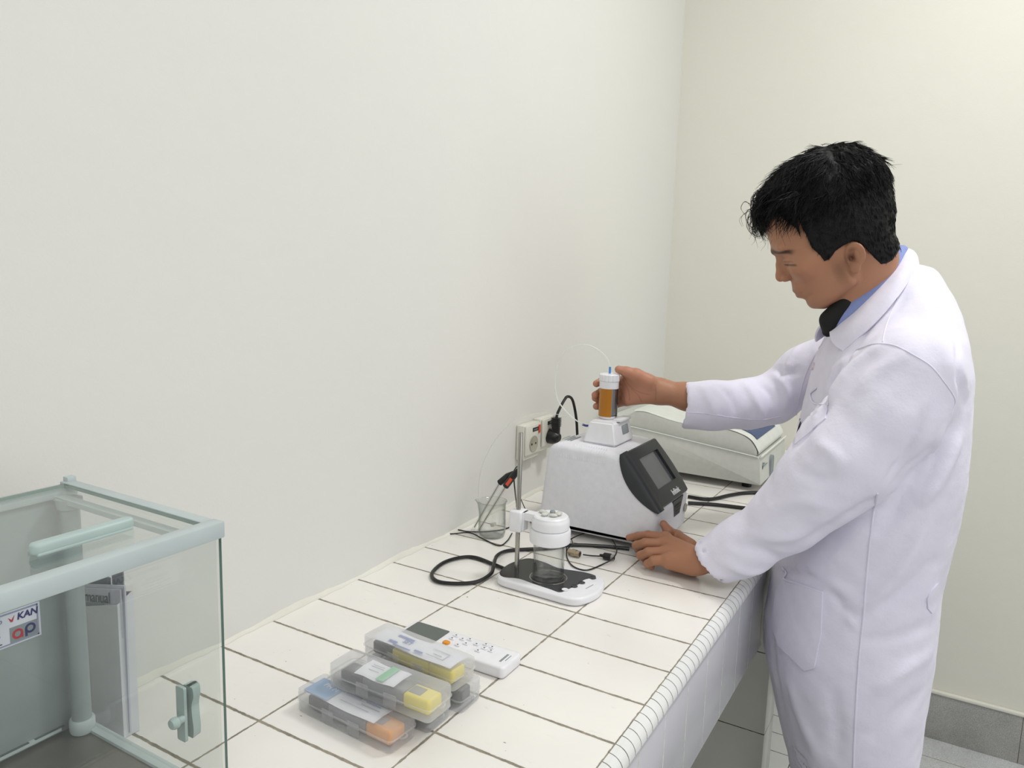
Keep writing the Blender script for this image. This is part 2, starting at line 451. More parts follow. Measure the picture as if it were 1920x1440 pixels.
pth = spline([(.018, 0, .048), (.02, .006, .065), (.024, .03, .092), (.028, .042, .100), (.034, .058, .088), (.038, .075, .04), (.04, .085, -.02), (.05, .087, -.08), (.07, .09, -.135)], 8)
m = MB(); m.tube(pth, .0036, 10); m.build('plug_cable', M['black'], pl)

# ------------------------------------------------------------------ particle / oil analyser (white desktop instrument)
X0, X1, Y0, Y1, ZB, ZT = .14, .415, .825, 1.025, .012, .203
an = thing('desktop_analyser', 'white desktop analyser with sloping black touchscreen front, amber bottle standing on its top', 'instrument', (.28, .92, 0))
def apart(mb, name, mat, label=None, smooth=35, parent=None): return mb.build(name, mat, parent or an, smooth, label=label, world=True)
prof = roundpoly([(X0, ZB), (X1 - .004, ZB), (X1, .088), (.327, ZT - .004), (X0 + .02, ZT)], [.006, .008, .012, .03, .035], 7)
m = MB(); m.prism(prof, Y0, Y1, 'y', bev=.013, seg=5); apart(m, 'housing', M['white_tex'], smooth=50)
for x in (.17, .38):
    for y in (.85, 1.0):
        m = MB(); m.lathe([(0, .0002), (.011, .0002), (.012, .014), (0, .014)], (x, y, 0), 16); apart(m, 'rubber_foot', M['black'])
# ridges moulded over the near shoulder
m = MB()
for k in range(20):
    x = .182 + k * .0058
    pts = [(x, Y0 + .0016 + .0125 * (1 - math.sin(a)), ZT - .0146 + .0135 * math.cos(a) - .0005 * 0) for a in np.linspace(math.pi / 2 * 1.0, 0, 6)]
    pts = [(x, Y0 - .0004, ZT - .030)] + pts
    m.tube(pts, .0011, 6)
apart(m, 'moulded_ribs', M['white_tex'])
# bezel
sl = Vector((.415 - .327, 0, .088 - (ZT - .004))).normalized()     # down the slope
nrm = Vector((-sl.z, 0, sl.x))
if nrm.x < 0: nrm = -nrm
L = (Vector((.415, 0, .088)) - Vector((.327, 0, ZT - .004))).length
def slope(u, v, w): # u down slope from top, v across y from Y0, w out
    p = Vector((.327, Y0 + v, ZT - .004)) + sl * u + nrm * w; return (p.x, p.y, p.z)
W = Y1 - Y0
def lens_outline(inset=0, n=18):
    out = []
    # outline of the bezel seen square on: bulging long sides, straight ends
    for k in range(n + 1):
        u = .002 + inset + (L - .006 - 2 * inset) * k / n; b = math.sin(math.pi * k / n) ** .8
        out.append((u, W - .010 - inset + .008 * b))
    for k in range(n + 1):
        u = L - .004 - inset - (L - .006 - 2 * inset) * k / n; b = math.sin(math.pi * k / n) ** .8
        out.append((u, .010 + inset - .008 * b))
    return out
o0 = lens_outline(0); o1 = lens_outline(.003); o2 = lens_outline(.011)
def belly(u, v):  # side cheeks wrap round the edge
    return 0
rings = [[slope(u, v, -.012) for u, v in o0], [slope(u, v, .002) for u, v in o0], [slope(u, v, .0065) for u, v in o1], [slope(u, v, .0085) for u, v in o2]]
scr = [(.027, .049), (.027, W - .040), (L - .040, W - .040), (L - .040, .049)]
m = MB(); bm = m.bm
V = [[bm.verts.new(p) for p in r] for r in rings]
for a, b in zip(V, V[1:]):
    for i in range(len(a)): bm.faces.new([a[i], a[(i + 1) % len(a)], b[(i + 1) % len(a)], b[i]])
# fill face with a rectangular hole by bridging with resampled rectangle
def resample(poly, dirs, c):
    out = []
    for (du, dv) in dirs:
        best = None
        for i in range(len(poly)):
            a = poly[i]; b = poly[(i + 1) % len(poly)]
            ex, ey = b[0] - a[0], b[1] - a[1]; den = du * ey - dv * ex
            if abs(den) < 1e-12: continue
            t = ((a[0] - c[0]) * ey - (a[1] - c[1]) * ex) / den; s_ = ((a[0] - c[0]) * dv - (a[1] - c[1]) * du) / den
            if t > 0 and -1e-6 <= s_ <= 1 + 1e-6 and (best is None or t < best): best = t
        out.append((c[0] + du * best, c[1] + dv * best))
    return out
cc = ((scr[0][0] + scr[2][0]) / 2, (scr[0][1] + scr[1][1]) / 2)
dirs = [(u - cc[0], v - cc[1]) for u, v in o2]
inn = resample(scr, dirs, cc)
# snap nearest samples to the true corners
for c in scr:
    k = min(range(len(inn)), key=lambda i: (inn[i][0] - c[0]) ** 2 + (inn[i][1] - c[1]) ** 2); inn[k] = c
i1 = [bm.verts.new(slope(u, v, .0085)) for u, v in inn]; i2 = [bm.verts.new(slope(u, v, .0015)) for u, v in inn]
for A_, B_ in ((V[-1], i1), (i1, i2)):
    for i in range(len(A_)): bm.faces.new([A_[i], A_[(i + 1) % len(A_)], B_[(i + 1) % len(A_)], B_[i]])
bez = apart(m, 'bezel', M['blackm'], smooth=28)
# rounded black cheek down the near side of the bezel
m = MB()
G = []
for k in range(25):
    t = k / 24; u = .001 + (L - .001) * t; b = math.sin(math.pi * min(1, t * .96 + .02)) ** .7
    row = []
    for j in range(9):
        a = math.pi / 2 * j / 8
        depth = .004 + .030 * b * (1 - .15 * t)
        row.append(slope(u, .020 - .0225 * math.sin(a) ** .55, .0088 - depth * (1 - math.cos(a)) ** 1.35))
    G.append(row)
m.grid(G)
cheek = apart(m, 'bezel_cheek', M['blackm'], smooth=60)
m = MB(); m.box((0, 0, 0), (L - .067, W - .089, .001), M4=frame(slope(.027, .049, .0012), sl, (0, 1, 0))); apart(m, 'touchscreen', M['screen'], smooth=0)
# speaker grille and power button on the chin
m = MB()
m.prism([(-.034, -.012), (.034, -.012), (.020, .026), (-.018, .026)], -.001, .0022, M4=frame((.4135, Y0 + .128, .0775), (0, 1, 0), (-.05, 0, -1)) @ Matrix.Translation((0, 0, 0)))
apart(m, 'grille', M['blackm'])
m = MB()
for r in range(4):
    for c in range(9 - r):
        m.box((-.0009, -.0009, 0), (.0009, .0009, .0008), M4=frame((.4153, Y0 + .107 + r * .003 + c * .0046, .077 - r * .0062), (0, 1, 0), (0, 0, 1)))
apart(m, 'grille_holes', M['black'])
m = MB(); m.lathe([(.0, .0022), (.0065, .0022), (.0095, .0012), (.0095, -.001)], n=28, M4=Matrix.Translation((.4148, Y0 + .182, .055)) @ Matrix.Rotation(math.pi / 2, 4, 'Y')); apart(m, 'power_button', M['steel'])
o = text('Infitek', .0175, M['white'], an, frame(slope(L - .018, W * .60, .0088), (0, 1, 0), -sl), bold=.0004, extrude=.0003); to_local(o, an)
# print on the top behind the tower
m = MB()
for k in range(4): m.box((.175 + k * .007, .86, ZT + .0001), (.178 + k * .007, .90 + .01 * (k % 2), ZT + .0004))
apart(m, 'top_print', M['greyprint'])
# bottle tower
TX0, TX1, TY0, TY1 = .222, .300, .868, .972
m = MB(); bm = m.bm
def frus(x0, x1, y0, y1, z, i): return [(x0 + i, y0 + i * .7, z), (x1 - i, y0 + i * .7, z), (x1 - i, y1 - i * .7, z), (x0 + i, y1 - i * .7, z)]
vb = frus(TX0, TX1, TY0, TY1, ZT - .002, 0); vt = frus(TX0, TX1, TY0, TY1, .250, .011)
vs, fs = m._new(vb + vt, [(0, 3, 2, 1), (4, 5, 6, 7), (0, 1, 5, 4), (1, 2, 6, 5), (2, 3, 7, 6), (3, 0, 4, 7)])
bmesh.ops.bevel(bm, geom=list({e for f in fs[1:] for e in f.edges}), offset=.004, segments=3, affect='EDGES')
apart(m, 'bottle_tower', M['white'], smooth=50)
m = MB(); m.box((-.016, -.0095, -.001), (.016, .0095, .0006), .0015, M4=frame((TX1 - .0055, .930, .2300), (0, 1, 0), (-.011, 0, .047))); apart(m, 'tower_recess', M['greyprint'])
m = MB(); m.box((TX1 - .022, .900, .249), (TX1 - .004, .955, .2545), .001); apart(m, 'tower_lip', M['white'])
m = MB(); m.box((.233, .945, .250), (.246, .965, .262), .002); apart(m, 'latch', M['steel'])
# amber bottle
BX, BY, BZ = Y(1139, 790, .92)[0], .92, .2535
bo = thing('sample_bottle', 'amber filled sample bottle with white ribbed cap, gripped by the hand on the analyser', 'bottle', (BX, BY, BZ))
BR = .0205; BH = .067
arc = lambda r, a0, a1, n=20: [(r * math.cos(math.radians(a0 + (a1 - a0) * k / n)), r * math.sin(math.radians(a0 + (a1 - a0) * k / n))) for k in range(n + 1)]
m = MB(); m.prism(arc(BR, 150, 312) + [(0.006, -.004), (-.006, .008)], .003, BH, 'z'); m.build('amber_body', M['amber'], bo, 30)
m = MB(); m.prism(arc(BR - .0006, 312, 352, 8) + [(.006, -.0)], .006, BH - .004, 'z'); m.build('clear_window', M['steel'], bo, 30)
m = MB(); m.prism(arc(BR, 352, 510, 20) + [(-.006, .008), (.006, -.0)], .003, BH, 'z'); m.build('dark_back', M['dark'], bo, 30)
m = MB(); m.box((-.003, -.0005, .026), (.003, .0008, .052), M4=Matrix.Rotation(math.radians(-30), 4, 'Z') @ frame((BR + .0002, 0, 0), (0, 1, 0), (1, 0, 0))); m.build('volume_label', M['stick'], bo)
m = MB(); m.lathe([(0, -.003), (.0165, -.003), (.0185, 0), (.0185, .004), (0, .004)], n=40); m.build('foot_ring', M['white'], bo)
m = MB(); m.lathe([(.0185, BH - .004), (.0208, BH - .003), (.0212, BH), (.0212, BH + .0125), (.0, BH + .0125)], n=40); m.build('collar', M['white'], bo)
rr = []
n = 96
m = MB(); bm = m.bm; rings = []
for r0, z in ((.0206, BH + .0126), (.0217, BH + .0136), (.0217, BH + .0265), (.0200, BH + .0282), (.014, BH + .0288), (0.0001, BH + .0288)):
    rings.append([bm.verts.new(((r0 + (.0007 if (i % 6 < 4) else -.0005) * (1 if r0 > .0205 else 0)) * math.cos(2 * math.pi * i / n), (r0 + (.0007 if (i % 6 < 4) else -.0005) * (1 if r0 > .0205 else 0)) * math.sin(2 * math.pi * i / n), z)) for i in range(n)])
for a, b in zip(rings, rings[1:]):
    for i in range(n): bm.faces.new([a[i], a[(i + 1) % n], b[(i + 1) % n], b[i]])
m.build('cap', M['white'], bo)
m = MB(); m.lathe([(0, .0), (.0024, 0), (.0024, .014), (.0016, .0145), (0, .0145)], (0, 0, BH + .0288), 14); m.build('blue_nozzle', M['bluetip'], bo)
btop = np.array([BX, BY, BZ + BH + .043])
# white thin hose from the nozzle, looping back to the tower
P = [tuple(btop), Y(1138, 672, .92), Y(1120, 655, .91), Y(1095, 646, .90), Y(1065, 655, .89), Y(1046, 685, .885), Y(1041, 720, .88), Y(1046, 750, .88), Y(1062, 772, .88), Y(1080, 788, .885), Y(1094, 796, .89)]
m = MB(); m.tube(spline(P, 8), .0013, 8); o = m.build('sample_hose', M['tube'])
tag(o, 'thin clear hose looping from the bottle nozzle back to the analyser', 'hose')
P = [Y(1094, 797, .884), Y(1075, 786, .85), Y(1045, 777, .80), Y(1010, 775, .72), Y(975, 785, .66), Y(950, 800, .64), Y(925, 830, .66), Y(905, 870, .69), Y(898, 905, .71), Y(897, 935, .725), Y(900, 985, .73)]
m = MB(); m.tube(spline(P, 8), .0008, 6); o = m.build('drain_hose', M['faint_tube'])
tag(o, 'nearly invisible thin clear hose hanging from the analyser into the glass beaker', 'hose')
m = MB(); m.tube([Y(1092, 796, .884), Y(1098, 798, .888), (.232, .89, .235)], .0024, 10); o = apart(m, 'hose_fitting', M['navytip'], label='dark blue hose fitting')

# ------------------------------------------------------------------ spectrophotometer behind
sp = thing('spectrophotometer', 'pale grey bench spectrophotometer with humped lid and navy corner panel, behind the analyser', 'instrument', (.25, 1.55, 0))
def spart(mb, name, mat, label=None, smooth=35): return mb.build(name, mat, sp, smooth, label=label, world=True)
YS0, YS1 = 1.42, 1.74
lowp = roundpoly([(.02, .022), (.487, .020), (.480, .094), (.42, .1005), (.30, .1125), (.20, .123), (.11, .131), (.02, .132)], [.004, .004, .006, .03, .03, .03, .03, .01], 4)
m = MB(); m.prism(lowp, YS0, YS1, 'y', bev=.003, seg=2); spart(m, 'lower_housing', M['spec'])
upp = roundpoly([(.03, .128), (.09, .131), (.20, .122), (.30, .1115), (.42, .0995), (.4705, .094), (.471, .112), (.452, .138), (.425, .1515), (.385, .159), (.30, .1585), (.24, .163), (.19, .1725), (.155, .179), (.125, .177), (.10, .160), (.07, .150), (.03, .15)], .012, 3)
m = MB(); m.prism(upp, YS0 + .004, YS1 - .004, 'y', bev=.003, seg=2); spart(m, 'hood', M['spec'])
seam = [(.475, YS0 - .0005, .0955), (.42, YS0 - .0005, .1015), (.30, YS0 - .0005, .1135), (.20, YS0 - .0005, .124), (.11, YS0 - .0005, .132), (.03, YS0 - .0005, .133)]
m = MB(); m.tube(spline(seam, 5), .0016, 6); m.tube([(.482, YS0, .097), (.482, YS1, .097)], .003, 6); spart(m, 'belt_line', M['spec_top'])
# top plates
G = []
prof2 = [(.473, .100), (.474, .113), (.455, .1405), (.427, .1545), (.385, .1622), (.30, .1615), (.24, .166), (.19, .1755), (.155, .182), (.122, .180)]
prof2 = spline(prof2, 4)
m = MB(); m.grid([[(x, YS0 + .012, z), (x, YS1 - .004, z)] for x, z in prof2]); m.grid([[(x, YS0 + .012, z), (x, YS0 + .004, z - .003)] for x, z in prof2]); spart(m, 'hood_skin', M['spec_top'], smooth=60)
pb = [p for p in prof2 if .36 < p[0] < .462 and p[1] > .128]
m = MB(); m.grid([[(x + .0012, YS0 + .035, z + .0012), (x + .0012, YS1 - .06, z + .0012)] for x, z in pb]); spart(m, 'corner_panel', M['blue'], label='navy blue keypad panel', smooth=60)
arch = [(YS0 + .155, .021)] + [(YS0 + .175 - .02 * math.cos(a), .064 + .018 * math.sin(a)) for a in np.linspace(0, math.pi, 10)] + [(YS0 + .195, .021)]
arch = [(YS0 + .105 + .3 * 0, .021)] + [(YS0 + .122 - .017 * math.cos(a), .062 + .018 * math.sin(a)) for a in np.linspace(0, math.pi, 12)] + [(YS0 + .139, .021)]
m = MB(); m.prism(arch, .470, .4895, 'x'); spart(m, 'arched_recess', M['greyprint'])
m = MB(); m.box((.4835, YS0 + .022, .060), (.4855, YS0 + .0245, .078)); m.box((.4835, YS0 + .022, .066), (.4856, YS0 + .075, .0675)); m.box((.4835, YS0 + .032, .072), (.4856, YS0 + .040, .075)); spart(m, 'name_print', M['greyprint'])
for x in (.06, .44):
    for y in (YS0 + .05, YS1 - .05):
        m = MB(); m.lathe([(0, .0003), (.013, .0003), (.015, .023), (0, .023)], (x, y, 0), 18); spart(m, 'rubber_foot', M['black'])

# ------------------------------------------------------------------ electrode / stirrer stand
sx, sy, sz = .305, .573, 0
st = thing('stirrer_stand', 'small white stirrer stand with black plate and steel rod, in front of the analyser', 'stand', (sx, sy, 0))
def stp(mb, name, mat, label=None, smooth=35, parent=None): return mb.build(name, mat, parent or st, smooth, label=label, world=True)
out = roundpoly([(.217, .518), (.390, .512), (.408, .572), (.390, .637), (.217, .641)], [.028, .03, .05, .03, .028], 8)
m = MB(); m.prism(out, .0008, .0155, 'z', bev=.0045, seg=4); stp(m, 'base', M['white'], smooth=50)
blk = spline([(.219, .540), (.235, .528), (.262, .537), (.296, .532), (.330, .528), (.350, .526), (.356, .545), (.362, .575), (.362, .600), (.373, .626), (.345, .631), (.300, .622), (.262, .632), (.228, .632), (.214, .60), (.212, .57)], 6, True)
m = MB(); m.prism(blk, .0150, .0159, 'z'); stp(m, 'control_plate', M['dark'], label='glossy black plate')
for px, py in ((1151, 1088), (1105, 1094), (1097, 1103), (1068, 1113)):
    pass
for c in ((.353, .540), (.3605, .562), (.3645, .584), (.372, .615)):
    m = MB(); m.lathe([(.0042, .0), (.0056, .0004), (.0060, .0009), (.0054, .0013), (.0040, .0009), (0, .0005)], (c[0], c[1], .0158), 22); stp(m, 'button', M['dark'] if c[1] > .555 else M['white'])
m = MB(); m.box((-.012, -.0006, 0), (.012, .0006, .0002), M4=frame((.383, .577, .0158), (.15, 1, 0), (-1, .15, 0))); stp(m, 'name_print', M['greyprint'])
rx, ry = .2405, .565
m = MB(); m.lathe([(0, .015), (.0042, .015), (.0042, .276), (.0036, .2775), (0, .2775)], (rx, ry, 0), 18); stp(m, 'rod', M['steel'])
jx, jy = .302, .575
hold = MB(); hold.box((rx - .012, ry - .014, .094), (rx + .013, ry + .014, .134), .004, 3); hold.prism(rrect(rx + .008, ry - .006, jx - .02, ry + .012, .003), .118, .132, 'z')
hold.prism(rrect(rx + .010, ry - .008, rx + .016, ry + .010, .002), .098, .132, 'z')
hold.lathe([(.0338, .082), (.0365, .084), (.0372, .090), (.0372, .104), (.036, .1075), (.0315, .1085), (.0292, .1075), (.0292, .084), (.0338, .082)], (jx, jy, 0), 48)
hd = stp(hold, 'holder', M['white'], label='white clamp arm and ring')
m = MB(); m.lathe([(.0330, .1085), (.0345, .110), (.0345, .122), (.0335, .1265), (.0318, .1285), (.0316, .1305), (.029, .1325), (0, .1325)], (jx, jy, 0), 48); stp(m, 'holder_cap', M['white'])
# glass jar standing on the stirrer
jr = thing('glass_jar', 'clear empty glass jar standing on the black stirrer plate under the white holder', 'jar', (jx, jy - .002, .0165))
prof_j = [(0, .0), (.027, .0), (.0285, .002), (.0285, .068), (.027, .074), (.0265, .080), (.0243, .080), (.0250, .073), (.0263, .067), (.0263, .006), (.024, .0045), (0, .0045)]
m = MB(); m.lathe(prof_j, n=56); m.build('jar_wall', M['glass'], jr, 40)
m = MB(); m.lathe([(.0268, -.0004), (.0292, .0005), (.0294, .002), (.0285, .003)], n=48); m.lathe([(.0262, .0065), (.0272, .0055), (.0272, .0075), (.0262, .0085)], n=48); m.build('jar_rim', M['glass'], jr, 40)
m = MB(); m.lathe([(.0335, 0), (.0347, .0004), (.0335, .0010), (.0325, .0004)], (jx + .001, jy - .003, .0158), 48); stp(m, 'plate_ring', M['steel'], label='bright ring printed on the plate')
for i, (dx, dy, s, r) in enumerate(((-.017, .001, .0075, .3), (-.006, -.011, .0082, 1.2), (.009, -.008, .0078, .5), (.013, .006, .0085, 1.6), (-.001, .009, .0075, 2.2))):
    m = MB(); bmesh.ops.create_icosphere(m.bm, subdivisions=3, radius=1)
    bmesh.ops.transform(m.bm, matrix=Matrix.Rotation(r, 4, 'Z') @ Matrix.Diagonal((s, s * .68, s * .42, 1)), verts=m.bm.verts)
    p = (jx + dx, jy + dy, .1325 + s * .41)
    me_o = m.build('stopper', M['stone'] if i != 4 else M['greyprint'], None, 60); me_o.location = (p[0], p[1], p[2] + H)
    tag(me_o, ['milky stopper nearest the rod on the white holder cap', 'milky stopper at the front of the white holder cap', 'milky stopper at the front right of the white holder cap', 'milky stopper at the back right of the white holder cap', 'greyish stopper in the middle of the white holder cap'][i], 'stopper', 'small stoppers lying on the holder cap')

# ------------------------------------------------------------------ beaker with electrodes
bx, by = .080, .735
bk = thing('glass_beaker', 'clear thin glass beaker by the wall, two slanting electrodes standing in it', 'beaker', (bx, by, .0008))
m = MB(); bm = m.bm; n = 56
pr = [(0, 0), (.024, 0), (.0275, .0025), (.0295, .012), (.0292, .03), (.0285, .05), (.0285, .07), (.030, .076), (.0312, .0775), (.0298, .0772), (.0272, .07), (.0272, .05), (.028, .03), (.0282, .012), (.026, .004), (.0, .002)]
rings = []
for r, z in pr:
    ring = []
    for i in range(n):
        a = 2 * math.pi * i / n; sp_ = max(0, math.cos(a - math.radians(205))) ** 14 * max(0, (z - .06) / .0175)
        rr_ = max(r, 1e-4) + .007 * sp_; ring.append(bm.verts.new((rr_ * math.cos(a), rr_ * math.sin(a), z)))
    rings.append(ring)
for a, b in zip(rings, rings[1:]):
    for i in range(n): bm.faces.new([a[i], a[(i + 1) % n], b[(i + 1) % n], b[i]])
m.build('beaker_glass', M['glass'], bk, 60)
m = MB(); ring = [(.0306 * math.cos(2 * math.pi * i / 40), .0306 * math.sin(2 * math.pi * i / 40), .0776) for i in range(41) if not (19 < i < 26)]
ring = ring[20:] + ring[:20]; m.tube(ring, .0006, 6); m.build('rim', M['glass'], bk, 60)
def electrode(pxb, pyb, zb, pxm, pym, ym, pxt, pyt, yt, label, orange):
    a = np.array(Z(pxb, pyb, zb)); mpt = np.array(Y(pxm, pym, ym)); tpt = np.array(Y(pxt, pyt, yt))
    t = thing('electrode', label, 'electrode', tuple(a), group=None)
    def ln(p, q, r0, r1, nn=16): m = MB(); m.tube([p, tuple((np.array(p) + np.array(q)) / 2), q], [r0, (r0 + r1) / 2, r1], nn); return m
    L_ = mpt - a
    ln(tuple(a), tuple(mpt), .0030, .0030).build('glass_stem', M['glass'], t, 40, world=True)
    ln(tuple(a + L_ * .1), tuple(mpt), .0012, .0012, 8).build('inner_wire', M['steel'], t, 40, world=True)
    q = mpt + (tpt - mpt) * .62
    ln(tuple(mpt), tuple(q), .0068, .0072).build('handle', M['black'], t, 40, world=True)
    ln(tuple(q), tuple(tpt), .0070, .0026).build('cable_boot', M['black'], t, 40, world=True)
    if orange:
        d = (tpt - mpt) / np.linalg.norm(tpt - mpt); c = mpt + (q - mpt) * .5
        view = CC - c; view = view - d * (view @ d); view /= np.linalg.norm(view); side = np.cross(d, view)
        m = MB(); m.box((-.0034, -.010, .0056), (.0034, .010, .0074), .0006, M4=frame(tuple(c), tuple(side), tuple(d))); m.build('orange_label', M['redor'], t, label='orange-red label plate', world=True)
    return t
electrode(893, 1002, .004, 948, 912, .735, 974, 877, .735, 'black-handled electrode with orange-red label, leaning in the beaker', True)
electrode(884, 998, .004, 937, 905, .75, 962, 885, .75, 'plain black-handled electrode behind the orange-labelled one in the beaker', False)
m = MB(); m.lathe([(0, 0), (.006, 0), (.0066, .004), (.0062, .007), (0, .007)], (0, 0, 0), 20, M4=frame((bx + .002, by + .004, .021), (1, 0, .3), (0, 1, 0))); o = m.build('sensor_guard', M['stone'], None); tag(o, 'small milky round sensor guard hanging inside the glass beaker', 'guard')

# ------------------------------------------------------------------ cables
def cable(pts, r, label, z=None, mat='black', n=8):
    P = [(p if len(p) == 3 else Z(p[0], p[1], z if z is not None else r + .0004)) for p in pts]
    m = MB(); m.tube(spline(P, 7), r, n); o = m.build('cable', M[mat]); tag(o, label, 'cable'); return o
def zz(px, py, z): return tuple(np.array(Z(px, py, z)))
cable([zz(955, 1070, .006), zz(925, 1058, .0045), zz(890, 1045, .0045), zz(860, 1046, .0045), zz(830, 1056, .0045), zz(810, 1075, .0045), zz(818, 1089, .0045), zz(850, 1094, .0045), zz(893, 1091, .0045), zz(920, 1076, .0085), zz(926, 1058, .0125), zz(932, 1042, .009), zz(950, 1033, .0045), zz(985, 1030, .0045), zz(1030, 1028, .0045), zz(1070, 1022, .0045), zz(1130, 1024, .0045), zz(1180, 1029, .0045)], .0036, 'thick black cable coiled on the tiles behind the stirrer stand')
cable([Y(971, 879, .735), Y(964, 895, .76), Y(966, 925, .78), Z(968, 955, .02), Z(957, 987, .003), Z(920, 996, .0022), Z(880, 997, .0022), zz(856, 993, .0022), zz(838, 996, .0022), zz(845, 1001, .0022), zz(880, 999, .0052), zz(905, 1010, .0022), zz(935, 1023, .0022), zz(951, 1014, .0022), zz(960, 1000, .0022)], .0014, 'thin black electrode cable running down and round the glass beaker')
cable([Y(962, 885, .75), Y(970, 875, .745), Y(976, 890, .75), Y(972, 920, .77), Z(985, 955, .015), Z(1000, 985, .0022), Z(1030, 1000, .0022)], .0012, 'thin black cable dropping from the rear electrode behind the steel rod')
cable([zz(1058, 1018, .0118), zz(1082, 1005, .0118), zz(1110, 996, .0055), zz(1130, 996, .004), zz(1142, 1004, .0022), zz(1156, 1028, .0118), zz(1150, 1046, .0118), zz(1130, 1058, .0022), zz(1100, 1069, .0022), zz(1075, 1062, .0022), zz(1063, 1045, .0022), zz(1062, 1025, .0118)], .0014, 'thin black lead looped on the tiles right of the glass jar')
cable([zz(1060, 1012, .0118), zz(1070, 1010, .011), zz(1073, 1020, .0125), zz(1064, 1030, .0025), zz(1068, 1040, .0025)], .0011, 'short black lead curling beside the jar rim')
cable([zz(1093, 1040, .006), zz(1110, 1042, .003), zz(1130, 1043, .005)], .0014, 'short black lead between the metal connector and the round plug')
cable([zz(1290, 931, .005), zz(1330, 936, .005), zz(1370, 928, .005), zz(1400, 924, .005), zz(1440, 925, .005), zz(1500, 935, .005)], .0046, 'thick black cable on the tiles nearest the grey instrument')
cable([zz(1290, 943, .005), zz(1340, 946, .005), zz(1400, 953, .005), zz(1450, 958, .005)], .0046, 'thick black cable on the tiles nearest the analyser front')
c0 = np.array(Z(1066, 1034, .008)); c1 = np.array(Z(1093, 1041, .008)); d = (c1 - c0) / np.linalg.norm(c1 - c0)
cn = thing('metal_connector', 'round nickel plug connector lying on the tiles beside the glass jar', 'connector', tuple(c0 - np.array([0, 0, .0078])))
def axm(p, d):
    q = Vector(d).to_track_quat('Z', 'Y').to_matrix().to_4x4(); q.translation = Vector(p); return q
m = MB(); m.lathe([(0, 0), (.0055, 0), (.0055, .008), (.0074, .0085), (.0074, .018), (.0066, .0185), (.0066, .026), (.0052, .026), (.0048, .020), (0, .020)], n=24, M4=axm(c0, d)); m.build('connector_shell', M['brass'], cn, world=True)
m = MB(); m.lathe([(0, .0), (.0048, .0), (.0048, .0060), (0, .0060)], n=18, M4=axm(c0 + d * .0195, d)); m.build('connector_insert', M['dark'], cn, world=True)
c0 = np.array(Z(1130, 1042, .0075)); c1 = np.array(Z(1153, 1046, .0075)); d = (c1 - c0) / np.linalg.norm(c1 - c0)
rp = thing('round_plug', 'black round moulded plug lying on the tiles near the hand', 'plug', tuple(c0 - np.array([0, 0, .0072])))
m = MB(); m.lathe([(0, -.006), (.0028, -.006), (.0032, 0), (.0070, .003), (.0072, .017), (0, .017)], n=22, M4=axm(c0, d)); m.build('plug_body', M['black'], rp, world=True)
m = MB(); m.lathe([(.0050, .017), (.0056, .017), (.0056, .024), (.0050, .024), (.0048, .018), (0, .018)], n=22, M4=axm(c0, d)); m.build('plug_tip', M['steel'], rp, world=True)

# ------------------------------------------------------------------ remote control
rm = thing('remote_control', 'long white air-conditioner remote with an orange button, lying behind the plastic boxes', 'remote', (.308, .275, 0), math.radians(.5))
m = MB(); m.prism(rrect(-.096, -.0285, .096, .0265, .008, 6), .0008, .0185, 'z', bev=.004, seg=3); m.build('case', M['white'], rm, 50)
m = MB(); m.prism(rrect(-.088, -.0235, -.028, .0215, .002), .0184, .0192, 'z'); m.build('display_window', M['lcd'], rm)
m = MB(); m.prism(rrect(-.0175, -.016, -.0065, -.0065, .0035), .018, .0212, 'z', bev=.0008); m.build('orange_button', M['orange'], rm, label='orange button')
keys = [(-.012, .004), (-.012, .015), (.002, .011), (.014, .002), (.006, -.008), (.012, .016), (.028, .009), (.040, .016), (.052, .014), (.044, .005), (.056, .004), (.040, -.006), (.052, -.007), (.064, .008)]
for i, (kx, ky) in enumerate(keys[:12]):
    m = MB(); m.prism(rrect(kx - .0045, ky - .0032, kx + .0045, ky + .0032, .0015), .018, .0205, 'z', bev=.0006); k_ = m.build('key', M['white'], rm)
    m = MB(); m.box((kx - .0012, ky - .0011, .0205), (kx + .0012, ky + .0009, .0207)); m.build('key_symbol', M['ink'], k_)
m = MB(); m.box((.080, -.014, .0185), (.0835, .010, .0187)); m.box((.0865, -.008, .0185), (.0878, .009, .0187)); m.build('maker_print', M['greyprint'], rm)

